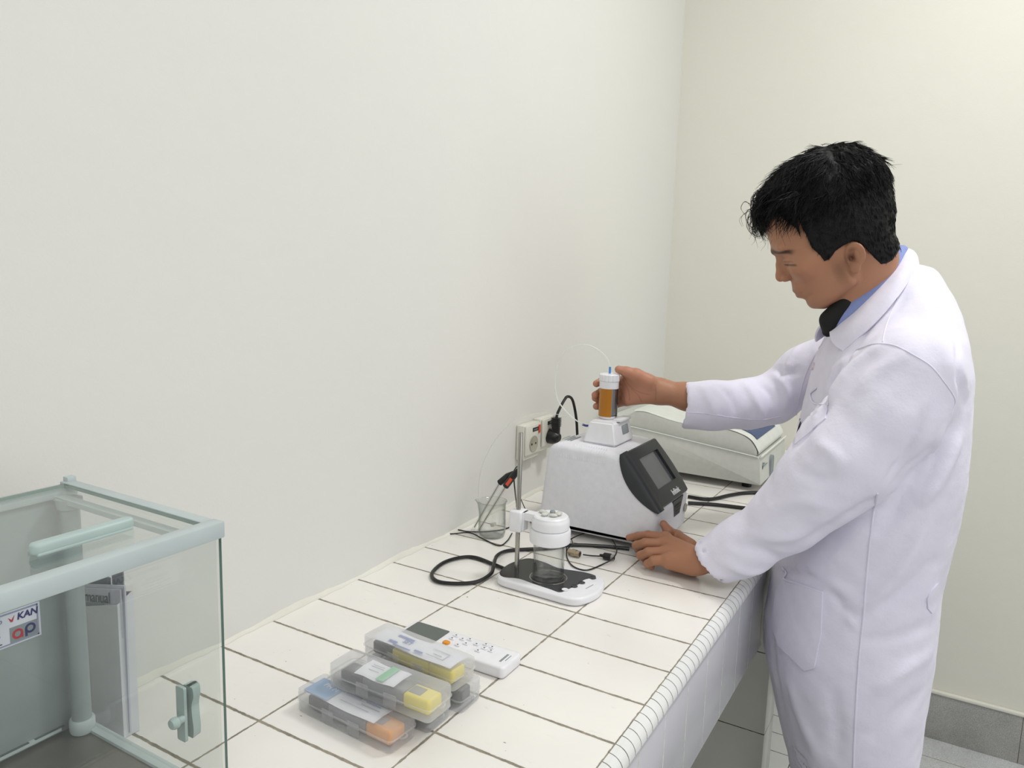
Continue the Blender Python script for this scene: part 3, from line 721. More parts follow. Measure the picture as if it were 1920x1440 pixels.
# ------------------------------------------------------------------ storage boxes
BL, BWd, BHt = .160, .048, .0315
def storage_box(cx, cy, z, rz, label):
    t = thing('storage_box', label, 'box', (cx, cy, z + .0004), rz, group=None)
    def shell(z0, z1, inset, wall, openup):
        m = MB(); bm = m.bm
        o_ = rrect(-BL / 2 + inset, -BWd / 2 + inset, BL / 2 - inset, BWd / 2 - inset, .007, 5); i_ = rrect(-BL / 2 + inset + wall, -BWd / 2 + inset + wall, BL / 2 - inset - wall, BWd / 2 - inset - wall, .006, 5)
        e = .0022
        oe = rrect(-BL / 2 + inset + e, -BWd / 2 + inset + e, BL / 2 - inset - e, BWd / 2 - inset - e, .006, 5)
        a, b = (z0, z1) if openup else (z1, z0); sg = 1 if openup else -1
        lv = [(oe, a), (o_, a + sg * e), (o_, b), (i_, b), (i_, a + sg * wall)]
        R_ = [[bm.verts.new((p[0], p[1], zz_)) for p in pl_] for pl_, zz_ in lv]
        for A_, B_ in zip(R_, R_[1:]):
            for i in range(len(A_)): bm.faces.new([A_[i], A_[(i + 1) % len(A_)], B_[(i + 1) % len(A_)], B_[i]])
        bm.faces.new(R_[0]); bm.faces.new(R_[-1]); return m
    shell(0, .0165, 0, .0012, True).build('tray', M['frost'], t, 40)
    ld = shell(.0168, BHt, -.0004, .0012, False).build('lid', M['frost'], t, 40)
    m = MB(); m.prism(rrect(-BL / 2 - .0012, -BWd / 2 - .0012, BL / 2 + .0012, BWd / 2 + .0012, .0078), .0155, .0172, 'z'); 
    # flange as ring
    m.bm.free(); m = MB(); o_ = rrect(-BL / 2 - .0012, -BWd / 2 - .0012, BL / 2 + .0012, BWd / 2 + .0012, .0078); m.tube([(p[0], p[1], .0167) for p in o_ + o_[:1]], .0008, 6); m.build('flange', M['frost'], t)
    for s in (-.022, .022): 
        m = MB(); m.box((s - .0095, -BWd / 2 - .0026, .006), (s + .0095, -BWd / 2 - .0012, .022), .0006); m.build('latch', M['frost'], t)
    m = MB(); m.tube([(BL / 2 + .001 + .006 * math.sin(a), -.004 - .006 * math.cos(a), .0168) for a in np.linspace(0, math.pi, 12)], .0012, 6); m.build('hanging_loop', M['frost'], t)
    return t
def meter(cx, cy, z, rz, m_cap, m_body, m_mid, label, cat='meter'):
    t = thing('pocket_meter', label, cat, (cx, cy, z), rz)
    m = MB(); m.box((-.072, -.013, 0), (-.035, .013, .017), .003, 3); m.build('probe_cap', m_cap, t)
    m = MB(); m.box((-.035, -.014, 0), (.030, .014, .018), .003, 3); m.build('meter_body', m_mid, t)
    m = MB(); m.box((.030, -.0145, 0), (.070, .0145, .0185), .004, 3); m.build('battery_cover', m_body, t)
    m = MB(); m.box((.034, -.008, .0186), (.052, .008, .0192), .0005); m.build('meter_display', M['greybox'], t)
    return t
def leaflet(cx, cy, z, rz, sx0, sx1, w, label, marks, curl=.001):
    t = thing('folded_leaflet', label, 'leaflet', (cx, cy, z), rz)
    m = MB(); G = []
    for k in range(17):
        x = sx0 + (sx1 - sx0) * k / 16
        G.append([(x, -w, curl * math.sin(k * .5)), (x, 0, .0012 + curl * math.sin(k * .4 + 1)), (x, w, curl * math.cos(k * .45))])
    m.grid(G); m.build('paper', M['paper'], t, 60)
    for (x0, y0, x1, y1, mt) in marks:
        m = MB(); m.box((x0, y0, .0021), (x1, y1, .0024)); m.build('print_block', M[mt], t, 0)
    return t
zb = .0004
storage_box(.3015, .0610, 0, math.radians(-3), 'frosted plastic box at the bottom front, blue leaflet and orange meter inside')
meter(.303, .060, .0035, math.radians(-3), M['dark'], M['orange'], M['greybox'], 'orange and dark pocket meter inside the bottom front box')
tt = leaflet(.300, .0605, .0265, math.radians(-3), -.072, .05, .0175, 'blue and white folded leaflet under the lid of the bottom front box',
        [(-.072, -.0175, -.030, .0175, 'leaf_blue'), (-.022, .008, .004, .012, 'lav'), (.010, .002, .040, .0035, 'greyprint'), (-.018, -.006, .03, -.0052, 'greyprint'), (.012, .009, .036, .0105, 'inkblue')])
text('PH M', .011, M['stick'], tt, Matrix.Translation((-.046, .006, .0026)) @ Matrix.Rotation(-.1, 4, 'Z'), name='title_print')
storage_box(.313, .1145, 0, 0, 'frosted plastic box under the yellow-meter box, mostly hidden behind the blue-leaflet box')
meter(.313, .1145, .0035, 0, M['dark'], M['greybox'], M['greybox'], 'grey pocket meter in the box under the yellow-meter box')
storage_box(.332, .0895, .0325, 0, 'frosted plastic box on top in front, yellow meter and green-printed leaflet inside')
meter(.334, .0895, .036, 0, M['dark'], M['yellow'], M['greybox'], 'yellow and grey pocket meter inside the upper front box')
leaflet(.330, .0895, .0595, 0, -.040, .024, .0185, 'white folded leaflet with a green stripe under the lid of the upper front box',
        [(-.006, -.0175, .006, .0175, 'green'), (-.030, .004, -.010, .0048, 'greyprint'), (-.030, .008, -.012, .0088, 'greyprint'), (-.028, -.004, -.012, -.0032, 'greyprint')])
storage_box(.322, .1715, 0, 0, 'frosted plastic box at the bottom back, dark meter inside')
meter(.322, .1715, .0035, 0, M['dark'], M['dark'], M['greybox'], 'dark pocket meter in the bottom back box')
storage_box(.318, .1665, .0325, math.radians(-4), 'frosted plastic box on top at the back, leaflet reading SET in blue inside')
meter(.318, .1665, .036, math.radians(-4), M['dark'], M['yellow'], M['yellow'], 'yellow pocket meter in the box with the SET leaflet')
tt = leaflet(.318, .1665, .0605, math.radians(-4), -.066, .070, .0185, 'white folded leaflet reading SET in blue under the upper back lid',
        [(-.040, .004, -.012, .0085, 'inkblue'), (-.042, -.014, -.028, -.009, 'inkblue'), (.004, -.014, .018, -.010, 'inkblue'), (.022, -.010, .050, -.0092, 'greyprint'), (.022, .006, .050, .0068, 'greyprint'), (.050, -.010, .0508, .0068, 'greyprint'), (-.03, -.0178, .0, -.015, 'inkblue'), (.030, -.004, .044, -.003, 'greyprint')])
text('SET', .010, M['inkblue'], tt, Matrix.Translation((-.016, -.003, .0026)) @ Matrix.Rotation(-.05, 4, 'Z'), name='title_print')

# ------------------------------------------------------------------ analytical balance (draught shield)
XA, XB, YF, YN, ZL, ZTOP = .118, .350, -.168, -.405, .066, .336
ba = thing('analytical_balance', 'grey-green analytical balance with glass draught shield, cut off by the picture edge', 'balance', (.25, -.28, 0))
def bp(mb, name, mat, label=None, smooth=35, parent=None): return mb.build(name, mat, parent or ba, smooth, label=label, world=True)
m = MB(); m.box((.03, YN - .01, .006), (.44, YF + .004, .058), .006, 3); bp(m, 'base_body', M['bal'])
for x in (.06, .41):
    for y in (YN + .02, YF - .02):
        m = MB(); m.lathe([(0, .0003), (.012, .0003), (.014, .008), (0, .008)], (x, y, 0), 16); bp(m, 'levelling_foot', M['black'])
m = MB(); m.box((XA, YN, .0585), (XB - .002, YF - .006, .063)); bp(m, 'chamber_floor', M['steel_floor'], label='brushed steel chamber floor')
m = MB(); m.box((XA, YF - .012, .0585), (XB + .002, YF, .0665), .001); m.box((XA, YN, .0585), (XB + .002, YN + .012, .0665), .001); m.box((XB - .006, YN, .0585), (XB + .003, YF, .0665), .001); bp(m, 'door_rail', M['bal'])
m = MB(); m.box((XA - .006, YN, .058), (XA, YF - .008, ZTOP - .004), .001); bp(m, 'back_panel', M['bal_dark'], label='grey enamel back panel')
m = MB(); m.box((XA + .0001, YN + .015, .0675), (XA + .005, YF - .03, .0705)); bp(m, 'vent_ledge', M['bal'])
for k in range(6):
    m = MB(); m.box((XA + .0012, YF - .056 - k * .036, .0706), (XA + .0042, YF - .026 - k * .036, .0711)); bp(m, 'vent_slot', M['bal_slot'])
for y in (YF - .014, YN + .022):
    m = MB(); m.lathe([(0, 0), (.0115, 0), (.0125, .003), (.0125, .013), (.0115, .015), (0, .015)], (XA + .016, y, .0635), 24); ft = bp(m, 'post_foot', M['bal'])
    m = MB(); m.lathe([(.0095, .078), (.0095, .31), (.0125, .312), (.0125, ZTOP - .014), (0, ZTOP - .014)], (XA + .016, y, 0), 24); bp(m, 'corner_post', M['bal_dark'])
# top frame
m = MB(); m.box((XB - .012, YN, ZTOP - .0155), (XB + .003, YF + .002, ZTOP), .0018, 2); bp(m, 'front_top_bar', M['bal'])
m = MB(); m.box((XA - .006, YF - .0105, ZTOP - .006), (XB - .0125, YF + .002, ZTOP - .0012), .001); m.box((XA - .006, YF - .022, ZTOP - .018), (XB - .0125, YF - .012, ZTOP - .0128)); bp(m, 'side_top_rail', M['bal'])
m = MB(); m.box((XA - .006, YN, ZTOP - .006), (XB - .0125, YN + .012, ZTOP - .0012), .001); bp(m, 'side_top_rail', M['bal'])
m = MB(); m.box((XA - .010, YN, ZTOP - .016), (XA + .004, YF + .0025, ZTOP - .0065), .001); m.box((XA - .008, YF - .006, ZTOP - .0065), (XA + .001, YF + .0035, ZTOP + .003), .001); bp(m, 'rear_top_rail', M['bal'])
# glass
def pane(lo, hi, name):
    m = MB(); m.box(lo, hi); 
    ax = min(range(3), key=lambda i: hi[i] - lo[i])
    for f in m.bm.faces:
        n_ = f.normal; f.normal_update(); n_ = f.normal
        f.material_index = 0 if (abs(n_[ax]) > .5 or name == 'side_door') else 1
    return m.build(name, [M['pane'], M['pane_edge']], ba, 0, world=True)
pane((XB - .0035, YN + .001, .0665), (XB + .0002, YF - .0005, ZTOP - .0156), 'front_glass')
pane((XA + .006, YF - .0055, .0668), (XB - .0045, YF - .0025, ZTOP - .0132), 'side_door')
pane((XA + .005, YN + .013, ZTOP - .0052), (XB - .013, YF - .0115, ZTOP - .0018), 'sliding_top')
# vertical handle of the side door (outside), with inner knob
hx = .2965
G = []
m = MB()
hs = [(.108, .0035), (.1085, .0085), (.118, .0100), (.130, .0080), (.142, .0075), (.152, .0118), (.160, .0100), (.1605, .004)]
sec = []
for z, w in spline([(a, b, 0) for a, b in hs], 4) and [(p[0], p[1]) for p in spline([(a, b, 0) for a, b in hs], 4)]:
    sec.append([(hx - w * .55, YF - .0022, z), (hx - w * .55, YF + .006, z), (hx - w * .2, YF + .0085, z), (hx + w * .55, YF + .0075, z), (hx + w * .75, YF - .0022, z), (hx - w * .55, YF - .0022, z)])
m.grid(sec); bm = m.bm; bp(m, 'side_door_handle', M['balh'])
m = MB(); m.prism(roundpoly([(hx - .008, .106), (hx + .004, .106), (hx + .004, .162), (hx - .008, .162)], .002), YF - .009, YF - .006, 'y'); bp(m, 'handle_backplate', M['balh'])
m = MB(); m.lathe([(0, 0), (.0035, 0), (.0038, .005), (.0055, .007), (.0058, .011), (.0045, .0135), (0, .014)], n=20, M4=axm((hx + .002, YF - .009, .131), (0, -1, 0))); bp(m, 'side_door_knob', M['balh'])
# handle on the sliding top
hp = [Z(82, 1042, ZTOP + .012), Z(150, 1012, ZTOP + .012), Z(218, 996, ZTOP + .012)]
m = MB(); m.prism(rrect(-.043, -.0058, .043, .0058, .0055, 6), 0, .010, 'z', bev=.003, seg=3, M4=frame((.298, -.262, ZTOP - .0015), (.0, 1, 0), (-1, 0, 0))); bp(m, 'top_handle', M['balh'], smooth=50)
m = MB(); m.box((.288, -.302, ZTOP - .0019), (.304, -.222, ZTOP + .001), .001); bp(m, 'top_handle_base', M['balh'])
# sticker on the back panel
sty0, sty1, stz0, stz1 = -.298, -.2095, .180, .2165
sk = MB(); sk.box((XA + .0002, sty0, stz0), (XA + .0005, sty1, stz1)); sk_o = bp(sk, 'sticker', M['stick'], smooth=0, label='accreditation sticker')
xs_ = XA + .0007
def sbox(y0, y1, z0, z1, mat, name='sticker_print'):
    m = MB(); m.box((xs_ - .0002, y0, z0), (xs_, y1, z1)); return m.build(name, M[mat], sk_o, 0, world=True)
sbox(sty0, sty1 - .002, stz1 - .003, stz1 - .0012, 'lav'); sbox(sty0, sty1 - .002, stz0 + .0016, stz0 + .003, 'lav'); sbox(sty1 - .0036, sty1 - .002, stz0 + .002, stz1 - .002, 'lav')
sbox(sty1 - .030, sty1 - .0036, stz0 + .003, stz0 + .019, 'greyprint')
def stext(s, y, z, size, mat, bold=.0002, sh=0):
    o = text(s, size, M[mat], sk_o, frame((xs_ + .0001, y, z), (0, 1, 0), (0, 0, 1)), name='sticker_lettering', bold=bold, extrude=.0001, shear=sh); to_local(o, ba)
stext('KAN', sty1 - .0125, stz1 - .0085, .0095, 'navyink', .0003, .15)
stext('CALIBRATED', sty1 - .052, stz1 - .0085, .0055, 'inkblue', .0001)
m = MB(); m.lathe([(.0030, 0), (.0052, 0), (.0052, .0003), (.0030, .0003), (.0030, 0)], n=28, M4=axm((xs_, sty1 - .0226, stz0 + .0105), (1, 0, 0))); m.box((xs_, sty1 - .0198, stz0 + .0055), (xs_ + .0003, sty1 - .0176, stz0 + .0105)); m.build('sticker_print', M['red'], sk_o, 30, world=True)
m = MB(); m.lathe([(.0030, 0), (.0052, 0), (.0052, .0003), (.0030, .0003), (.0030, 0)], n=28, M4=axm((xs_, sty1 - .0105, stz0 + .0120), (1, 0, 0))); m.box((xs_, sty1 - .0157, stz0 + .0045), (xs_ + .0003, sty1 - .0135, stz0 + .0120)); m.build('sticker_print', M['navyink'], sk_o, 30, world=True)
m = MB(); m.prism([(-.003, .002), (0, -.001), (.003, .003), (.001, -.003), (-.001, -.003)], 0, .0003, M4=frame((xs_, sty1 - .0275, stz1 - .0085), (0, 1, 0), (0, 0, 1))); m.build('sticker_print', M['red'], sk_o, 0, world=True)
for k, (dy, dz) in enumerate(((-.044, .0175), (-.044, .0155), (-.040, .0125), (-.046, .0085), (-.040, .0045))):
    m = MB()
    for j in range(9): m.box((xs_ - .0001, sty1 + dy - j * .0033, stz0 + dz), (xs_ + .0001, sty1 + dy - j * .0033 + random.uniform(.0012, .0026), stz0 + dz + random.uniform(.0008, .0018)))
    m.build('sticker_print', M['inkblue' if k < 2 else 'ink'], sk_o, 0, world=True)

# white folder box with manual, between the balance and the wall
wb = thing('document_box', 'narrow white cardboard box holding the manual, standing beyond the balance glass', 'box', (.052, -.10, 0))
m = MB(); bm = m.bm
x0, x1, y0, y1 = .004, .094, -.112, -.092
zt = lambda x: .143 + (x - x0) * .29
w_ = .0012
outer = [(x0, y0), (x1, y0), (x1, y1), (x0, y1)]; inner = [(x0 + w_, y0 + w_), (x1 - w_, y0 + w_), (x1 - w_, y1 - w_), (x0 + w_, y1 - w_)]
vb = [bm.verts.new((x, y, .0006)) for x, y in outer]; vo = [bm.verts.new((x, y, zt(x) + (.01 if y > -.1 else 0))) for x, y in outer]; vi = [bm.verts.new((x, y, zt(x) + (.01 if y > -.1 else 0))) for x, y in inner]; vbi = [bm.verts.new((x, y, .003)) for x, y in inner]
for A_, B_ in ((vb, vo), (vo, vi), (vi, vbi)):
    for i in range(4): bm.faces.new([A_[i], A_[(i + 1) % 4], B_[(i + 1) % 4], B_[i]])
bm.faces.new(vb); bm.faces.new(vbi); m.build('carton', M['paper'], wb, 0, world=True)
mn = thing('manual', 'lilac-white manual booklets standing in the white cardboard box', 'booklet', (.05, -.104, .004))
for k, (dx, dz) in enumerate(((0, 0), (.004, .004))):
    m = MB(); m.box((.008 + dx * .5, -.1085 + k * .003, .005), (.092 + dx, -.1065 + k * .003, .186 + dz)); 
    for v in m.bm.verts:
        if v.co.z > .1: v.co.z += (v.co.x - .09) * .22; v.co.x += .003
    m.build('booklet', M['paper2'], mn, 0, world=True)
m = MB(); m.prism([(.010, .1495), (.068, .1660), (.068, .1645), (.010, .125)], -.1091, -.1088, 'y'); m.build('cover_band', M['greyprint'], mn, 0, world=True)
o = text('manual', .019, M['ink'], mn, frame((.048, -.1094, .1655), (1, 0, .20), (-.2, 0, 1)), shear=.25, extrude=.0001, name='title_print'); to_local(o, mn)
m = MB(); m.box((.012, -.100, .004), (.062, -.0985, .190)); m.box((.066, -.100, .004), (.088, -.0985, .204)); o = m.build('card_divider', M['greybox'], wb, 0, world=True)

# ------------------------------------------------------------------ implicit-surface helpers for the figure
def A3(p): return np.array(p, dtype=np.float32)
def cone(P, a, b, ra, rb):
    a = A3(a); b = A3(b); ba = b - a; pa = P - a
    t = np.clip((pa @ ba) / (ba @ ba), 0, 1)
    return np.linalg.norm(pa - t[..., None] * ba, axis=-1) - (ra + (rb - ra) * t)
def chain(P, pts, rs, k=.004):
    d = None
    for i in range(len(pts) - 1):
        c = cone(P, pts[i], pts[i + 1], rs[i], rs[i + 1]); d = c if d is None else smin(d, c, k)
    return d
def ell(P, c, r, R=None):
    q = P - A3(c)
    if R is not None: q = q @ np.array(R, dtype=np.float32)
    r = A3(r); k0 = np.linalg.norm(q / r, axis=-1); k1 = np.linalg.norm(q / (r * r), axis=-1) + 1e-9
    return k0 * (k0 - 1) / k1
def smin(a, b, k):
    h = np.clip(.5 + .5 * (b - a) / k, 0, 1); return b * (1 - h) + a * h - k * h * (1 - h)
def smax(a, b, k): return -smin(-a, -b, k)
def stack(P, secs, phi, n=2.3, cap=.02):
    """body of superellipse sections; secs rows: z, cx, cy, half depth, half width; phi = heading of the half-depth axis"""
    S = np.array(sorted(secs), dtype=np.float32); z = P[..., 2]
    cx, cy, a, b = (np.interp(z, S[:, 0], S[:, i]).astype(np.float32) for i in (1, 2, 3, 4))
    c, s = math.cos(phi), math.sin(phi); dx = P[..., 0] - cx; dy = P[..., 1] - cy
    u = (dx * c + dy * s) / a; v = (-dx * s + dy * c) / b
    k = (np.abs(u) ** n + np.abs(v) ** n + 1e-12) ** (1 / n)
    g = np.sqrt((u / a) ** 2 + (v / b) ** 2) / np.maximum(k, 1e-3)
    d = (k - 1) / np.maximum(g, 1e-3) 
    d = np.where(k < .3, -np.minimum(a, b) * .7, d)
    zz_ = np.maximum(S[0, 0] - z, z - S[-1, 0])
    return smax(d, zz_, cap)
def surfnet(f, lo, hi, h, smooth=1):
    lo = np.array(lo, float); n = np.ceil((np.array(hi) - lo) / h).astype(int) + 1
    xs, ys, zs = (lo[i] + h * np.arange(n[i]) for i in range(3))
    V = np.empty(tuple(n), dtype=np.float32)
    Yg, Zg = np.meshgrid(ys, zs, indexing='ij')
    step = max(1, int(400000 / (n[1] * n[2])))
    for i in range(0, n[0], step):
        xx = xs[i:i + step]
        P = np.empty((len(xx), n[1], n[2], 3), dtype=np.float32)
        P[..., 0] = xx[:, None, None]; P[..., 1] = Yg[None]; P[..., 2] = Zg[None]
        V[i:i + step] = f(P)
    I = V < 0
    c = n - 1
    cnt = np.zeros(tuple(c), dtype=np.int8)
    for d in np.ndindex(2, 2, 2): cnt += I[d[0]:d[0] + c[0], d[1]:d[1] + c[1], d[2]:d[2] + c[2]]
    act = np.argwhere((cnt > 0) & (cnt < 8))
    idx = -np.ones(tuple(c), dtype=np.int64); idx[tuple(act.T)] = np.arange(len(act))
    acc = np.zeros((len(act), 3)); num = np.zeros(len(act))
    for ax in range(3):
        o1, o2 = [k for k in range(3) if k != ax]
        for e1 in (0, 1):
            for e2 in (0, 1):
                p = act.copy(); p[:, o1] += e1; p[:, o2] += e2; q = p.copy(); q[:, ax] += 1
                va = V[tuple(p.T)]; vb = V[tuple(q.T)]; m = (va < 0) != (vb < 0)
                t = va[m] / (va[m] - vb[m]); pt = p[m].astype(float); pt[:, ax] += t
                acc[m] += pt; num[m] += 1
    verts = lo + h * acc / num[:, None]
    quads = []
    for ax in range(3):
        o1, o2 = [(1, 2), (2, 0), (0, 1)][ax]
        sl0 = [slice(None)] * 3; sl1 = [slice(None)] * 3; sl0[ax] = slice(0, -1); sl1[ax] = slice(1, None)
        for o in (o1, o2):
            sl0[o] = slice(1, n[o] - 1); sl1[o] = slice(1, n[o] - 1)
        a = I[tuple(sl0)]; b = I[tuple(sl1)]
        e = np.argwhere(a != b); flip = a[tuple(e.T)]
        base = e.copy(); base[:, o1] += 1; base[:, o2] += 1
        def cid(d1, d2):
            q = base.copy(); q[:, o1] += d1; q[:, o2] += d2; return idx[tuple(q.T)]
        Q = np.stack([cid(-1, -1), cid(0, -1), cid(0, 0), cid(-1, 0)], 1)
        Q[~flip] = Q[~flip][:, ::-1]; quads.append(Q)
    Q = np.concatenate(quads); Q = Q[(Q >= 0).all(1)]
    for _ in range(smooth):
        s = np.zeros_like(verts); cn_ = np.zeros(len(verts))
        for i in range(4):
            a, b = Q[:, i], Q[:, (i + 1) % 4]
            np.add.at(s, a, verts[b]); np.add.at(cn_, a, 1)
        verts = verts * .5 + .5 * s / np.maximum(cn_, 1)[:, None]
    return verts, Q
def np_mesh(name, verts, quads, mat, parent, cols=None, label=None):
    me = bpy.data.meshes.new(name)
    me.vertices.add(len(verts)); me.vertices.foreach_set('co', np.asarray(verts, dtype=np.float32).ravel())
    me.loops.add(quads.size); me.loops.foreach_set('vertex_index', quads.ravel().astype(np.int32))
    me.polygons.add(len(quads)); me.polygons.foreach_set('loop_start', np.arange(0, quads.size, 4, dtype=np.int32))
    me.update(calc_edges=True); me.validate()
    if cols is not None:
        at_ = me.color_attributes.new('Col', 'FLOAT_COLOR', 'POINT')
        at_.data.foreach_set('color', np.concatenate([cols, np.ones((len(cols), 1))], 1).astype(np.float32).ravel())
    o = link(name, me, mat, parent, label=label)
    if parent is not None: to_local(o, parent)
    return o
def vnormals(verts, Q):
    a = verts[Q[:, 0]]; n = np.cross(verts[Q[:, 2]] - a, verts[Q[:, 3]] - verts[Q[:, 1]])
    N = np.zeros_like(verts)
    for i in range(4): np.add.at(N, Q[:, i], n)
    return N / np.maximum(np.linalg.norm(N, axis=1), 1e-12)[:, None]

# ------------------------------------------------------------------ the person
PX, PY = .80, .95
per = thing('person', 'young man with black hair in a white lab coat, bending over the counter', 'person', (PX, PY, -H))

# head frame -------------------------------------------------------
HS = .972
Oh = np.array(at(1565, 435, d=1.385)); dn = ray(1565, 435); dn /= np.linalg.norm(dn)
h_ = np.cross([0, 0, 1.], dn); h_ /= np.linalg.norm(h_); v_ = np.cross(dn, h_)
th = math.radians(25)
HF = h_ * math.cos(th) - v_ * math.sin(th); HU = h_ * math.sin(th) + v_ * math.cos(th); HL = -dn
HM = np.stack([HF, HL, HU]).astype(np.float32)            # rows
def hl(P): return ((P - Oh.astype(np.float32)) @ HM.T) / HS
def hw(p): return tuple(Oh + HS * (np.array(p) @ HM))
hsec = [  # z, xfront, xback, halfwidth
    (-.1235, .064, .046, .012), (-.118, .078, .022, .026), (-.108, .086, .004, .040), (-.097, .089, -.014, .048), (-.086, .093, -.030, .0535), (-.072, .0985, -.046, .0585),
    (-.055, .100, -.066, .064), (-.035, .103, -.082, .0685), (-.018, .1035, -.092, .071), (-.004, .104, -.097, .0725), (.010, .1085, -.0995, .0745), (.025, .1120, -.101, .0755), (.045, .1115, -.101, .0765),
    (.062, .106, -.099, .0765), (.082, .092, -.092, .0720), (.100, .072, -.080, .063), (.114, .046, -.060, .048), (.123, .018, -.038, .028), (.1265, .0, -.02, .010)]
HSEC = np.array(hsec, dtype=np.float32)
def head_sdf(P):
    q = hl(P); x, y, z = q[..., 0], q[..., 1], q[..., 2]
    xf, xb, b = (np.interp(z, HSEC[:, 0], HSEC[:, i]).astype(np.float32) for i in (1, 2, 3))
    # widest point lies behind the middle: warp x
    cx = xb + (xf - xb) * .42; a = np.where(x > cx, xf - cx, cx - xb)
    n = np.where(x > cx, 2.25, 2.0)
    u = np.abs(x - cx) / a; v = np.abs(y) / b
    k = (u ** n + v ** n + 1e-12) ** (1 / n)
    g = np.sqrt((u / a) ** 2 + (v / b) ** 2) / np.maximum(k, 1e-3)
    d = np.where(k < .3, -.03, (k - 1) / np.maximum(g, 1e-3))
    d = smax(d, np.maximum(-.1235 - z, z - .1265), .006)
    ya = np.abs(y); Q = np.stack([x, ya, z], -1)           # mirror
    # cheekbone, jaw, chin
    d = smin(d, ell(Q, (.066, .044, -.036), (.026, .024, .022)), .02)
    d = smin(d, cone(Q, (.006, .052, -.090), (.066, .018, -.112), .013, .012), .018)
    d = smin(d, ell(Q, (.0765, 0, -.1075), (.0135, .020, .0135)), .010)
    # brow ridge
    d = smin(d, cone(Q, (.108, .008, .010), (.094, .044, .012), .0075, .007), .012)
    # eye socket and closed lid
    d = smax(d, -ell(Q, (.1075, .033, -.0130), (.0125, .016, .0100)), .008)
    d = smin(d, ell(Q, (.0865, .0315, -.0165), (.0140, .0158, .0118)), .003)
    d = smax(d, -(cone(Q, (.1005, .021, -.0250), (.0945, .044, -.0235), .0014, .0010)), .002)
    # nose
    d = smin(d, chain(Q, [(.098, 0, .0), (.099, 0, -.020), (.104, 0, -.040)], [.010, .010, .0115], .006), .006)
    d = smin(d, chain(Q, [(.104, 0, -.002), (.1105, 0, -.018), (.1150, 0, -.033)], [.0065, .0060, .0085], .006), .008)
    d = smin(d, ell(Q, (.1168, 0, -.0405), (.0095, .0105, .0088)), .006)
    d = smin(d, ell(Q, (.1065, .0128, -.0455), (.0108, .0068, .0072)), .004)
    d = smax(d, -ell(Q, (.1120, .0075, -.0530), (.0045, .0030, .0030)), .002)
    # mouth
    d = smin(d, ell(Q, (.091, 0, -.076), (.0135, .024, .020)), .014)
    d = smin(d, cone(Q, (.1015, 0, -.0735), (.0885, .0235, -.0800), .0042, .0020), .004)
    d = smin(d, cone(Q, (.0985, 0, -.0860), (.0875, .0215, -.0825), .0048, .0020), .004)
    d = smax(d, -cone(Q, (.1060, 0, -.0800), (.0900, .0260, -.0812), .0011, .0009), .0016)
    d = smax(d, -ell(Q, (.0985, 0, -.0985), (.006, .016, .0045)), .007)
    # ear
    ex = ((x + .012) * math.cos(.12) + (z + .055) * math.sin(.12)); ez = (-(x + .012) * math.sin(.12) + (z + .055) * math.cos(.12))
    E = np.stack([ex, ya - .0745 + ex * .60, ez], -1)
    e = ell(E, (-.004, 0, .006), (.0175, .0052, .0215)); e = smin(e, ell(E, (.001, -.001, -.0175), (.0095, .0045, .0115)), .006)
    e = smax(e, -ell(E, (-.001, .0078, .004), (.0125, .0088, .0165)), .002)
    e = smin(e, ell(E, (-.006, .001, .002), (.0045, .0035, .010)), .003)
    e = smax(e, -ell(E, (.003, .003, .0005), (.0045, .006, .0060)), .002)
    e = smin(e, ell(E, (.0095, .002, -.003), (.003, .003, .0050)), .003)
    d = smin(d, e, .0035)
    return d * HS
neck0 = A3(hw((-.034, 0, -.055))); neck1 = A3((.762, .955, .50)); 
ncl = A3(Y(1575, 600, .93))
def neck_sdf(P):
    d = cone(P, neck0, neck1, .0535, .056)
    d = smin(d, cone(P, hw((-.002, 0, -.072)), (.735, .94, .48), .038, .044), .03)
    return d
# arms and hands ----------------------------------------------------
LS = A3((.838, .795, .418)); LE = A3(Y(1532, 912, .755)); LW = A3(Z(1318, 1050, .046))
RS = A3((.750, 1.105, .440)); RE = A3(Y(1440, 752, 1.10)); RW = A3(Y(1240, 734, .985))
def zz3(px, py, z): return A3(Z(px, py, z))
K = 1160, 960
def hp_(u, v, z): return zz3(K[0] + u / 8, K[1] + v / 8, z)
LF = [  # index, middle, ring, little: MCP, PIP, DIP, tip
    [hp_(700, 400, .050), hp_(440, 352, .050), A3(Y(K[0] + 290 / 8, K[1] + 362 / 8, .810)), A3(Y(K[0] + 155 / 8, K[1] + 385 / 8, .812))],
    [hp_(700, 490, .044), hp_(400, 470, .044), hp_(265, 500, .030), hp_(290, 560, .012)],
    [hp_(720, 610, .039), hp_(450, 605, .037), hp_(330, 650, .024), hp_(385, 700, .009)],
    [hp_(750, 720, .034), hp_(530, 728, .029), hp_(435, 775, .017), hp_(490, 820, .009)]]
LR = [[.0120, .0094, .0082, .0070], [.0122, .0097, .0086, .0075], [.0120, .0094, .0083, .0073], [.0112, .0090, .0078, .0068]]
LT = [hp_(1060, 520, .040), hp_(880, 370, .040), A3(at(K[0] + 745 / 8, K[1] + 290 / 8, x=.436)), A3(at(K[0] + 672 / 8, K[1] + 180 / 8, x=.4245))]
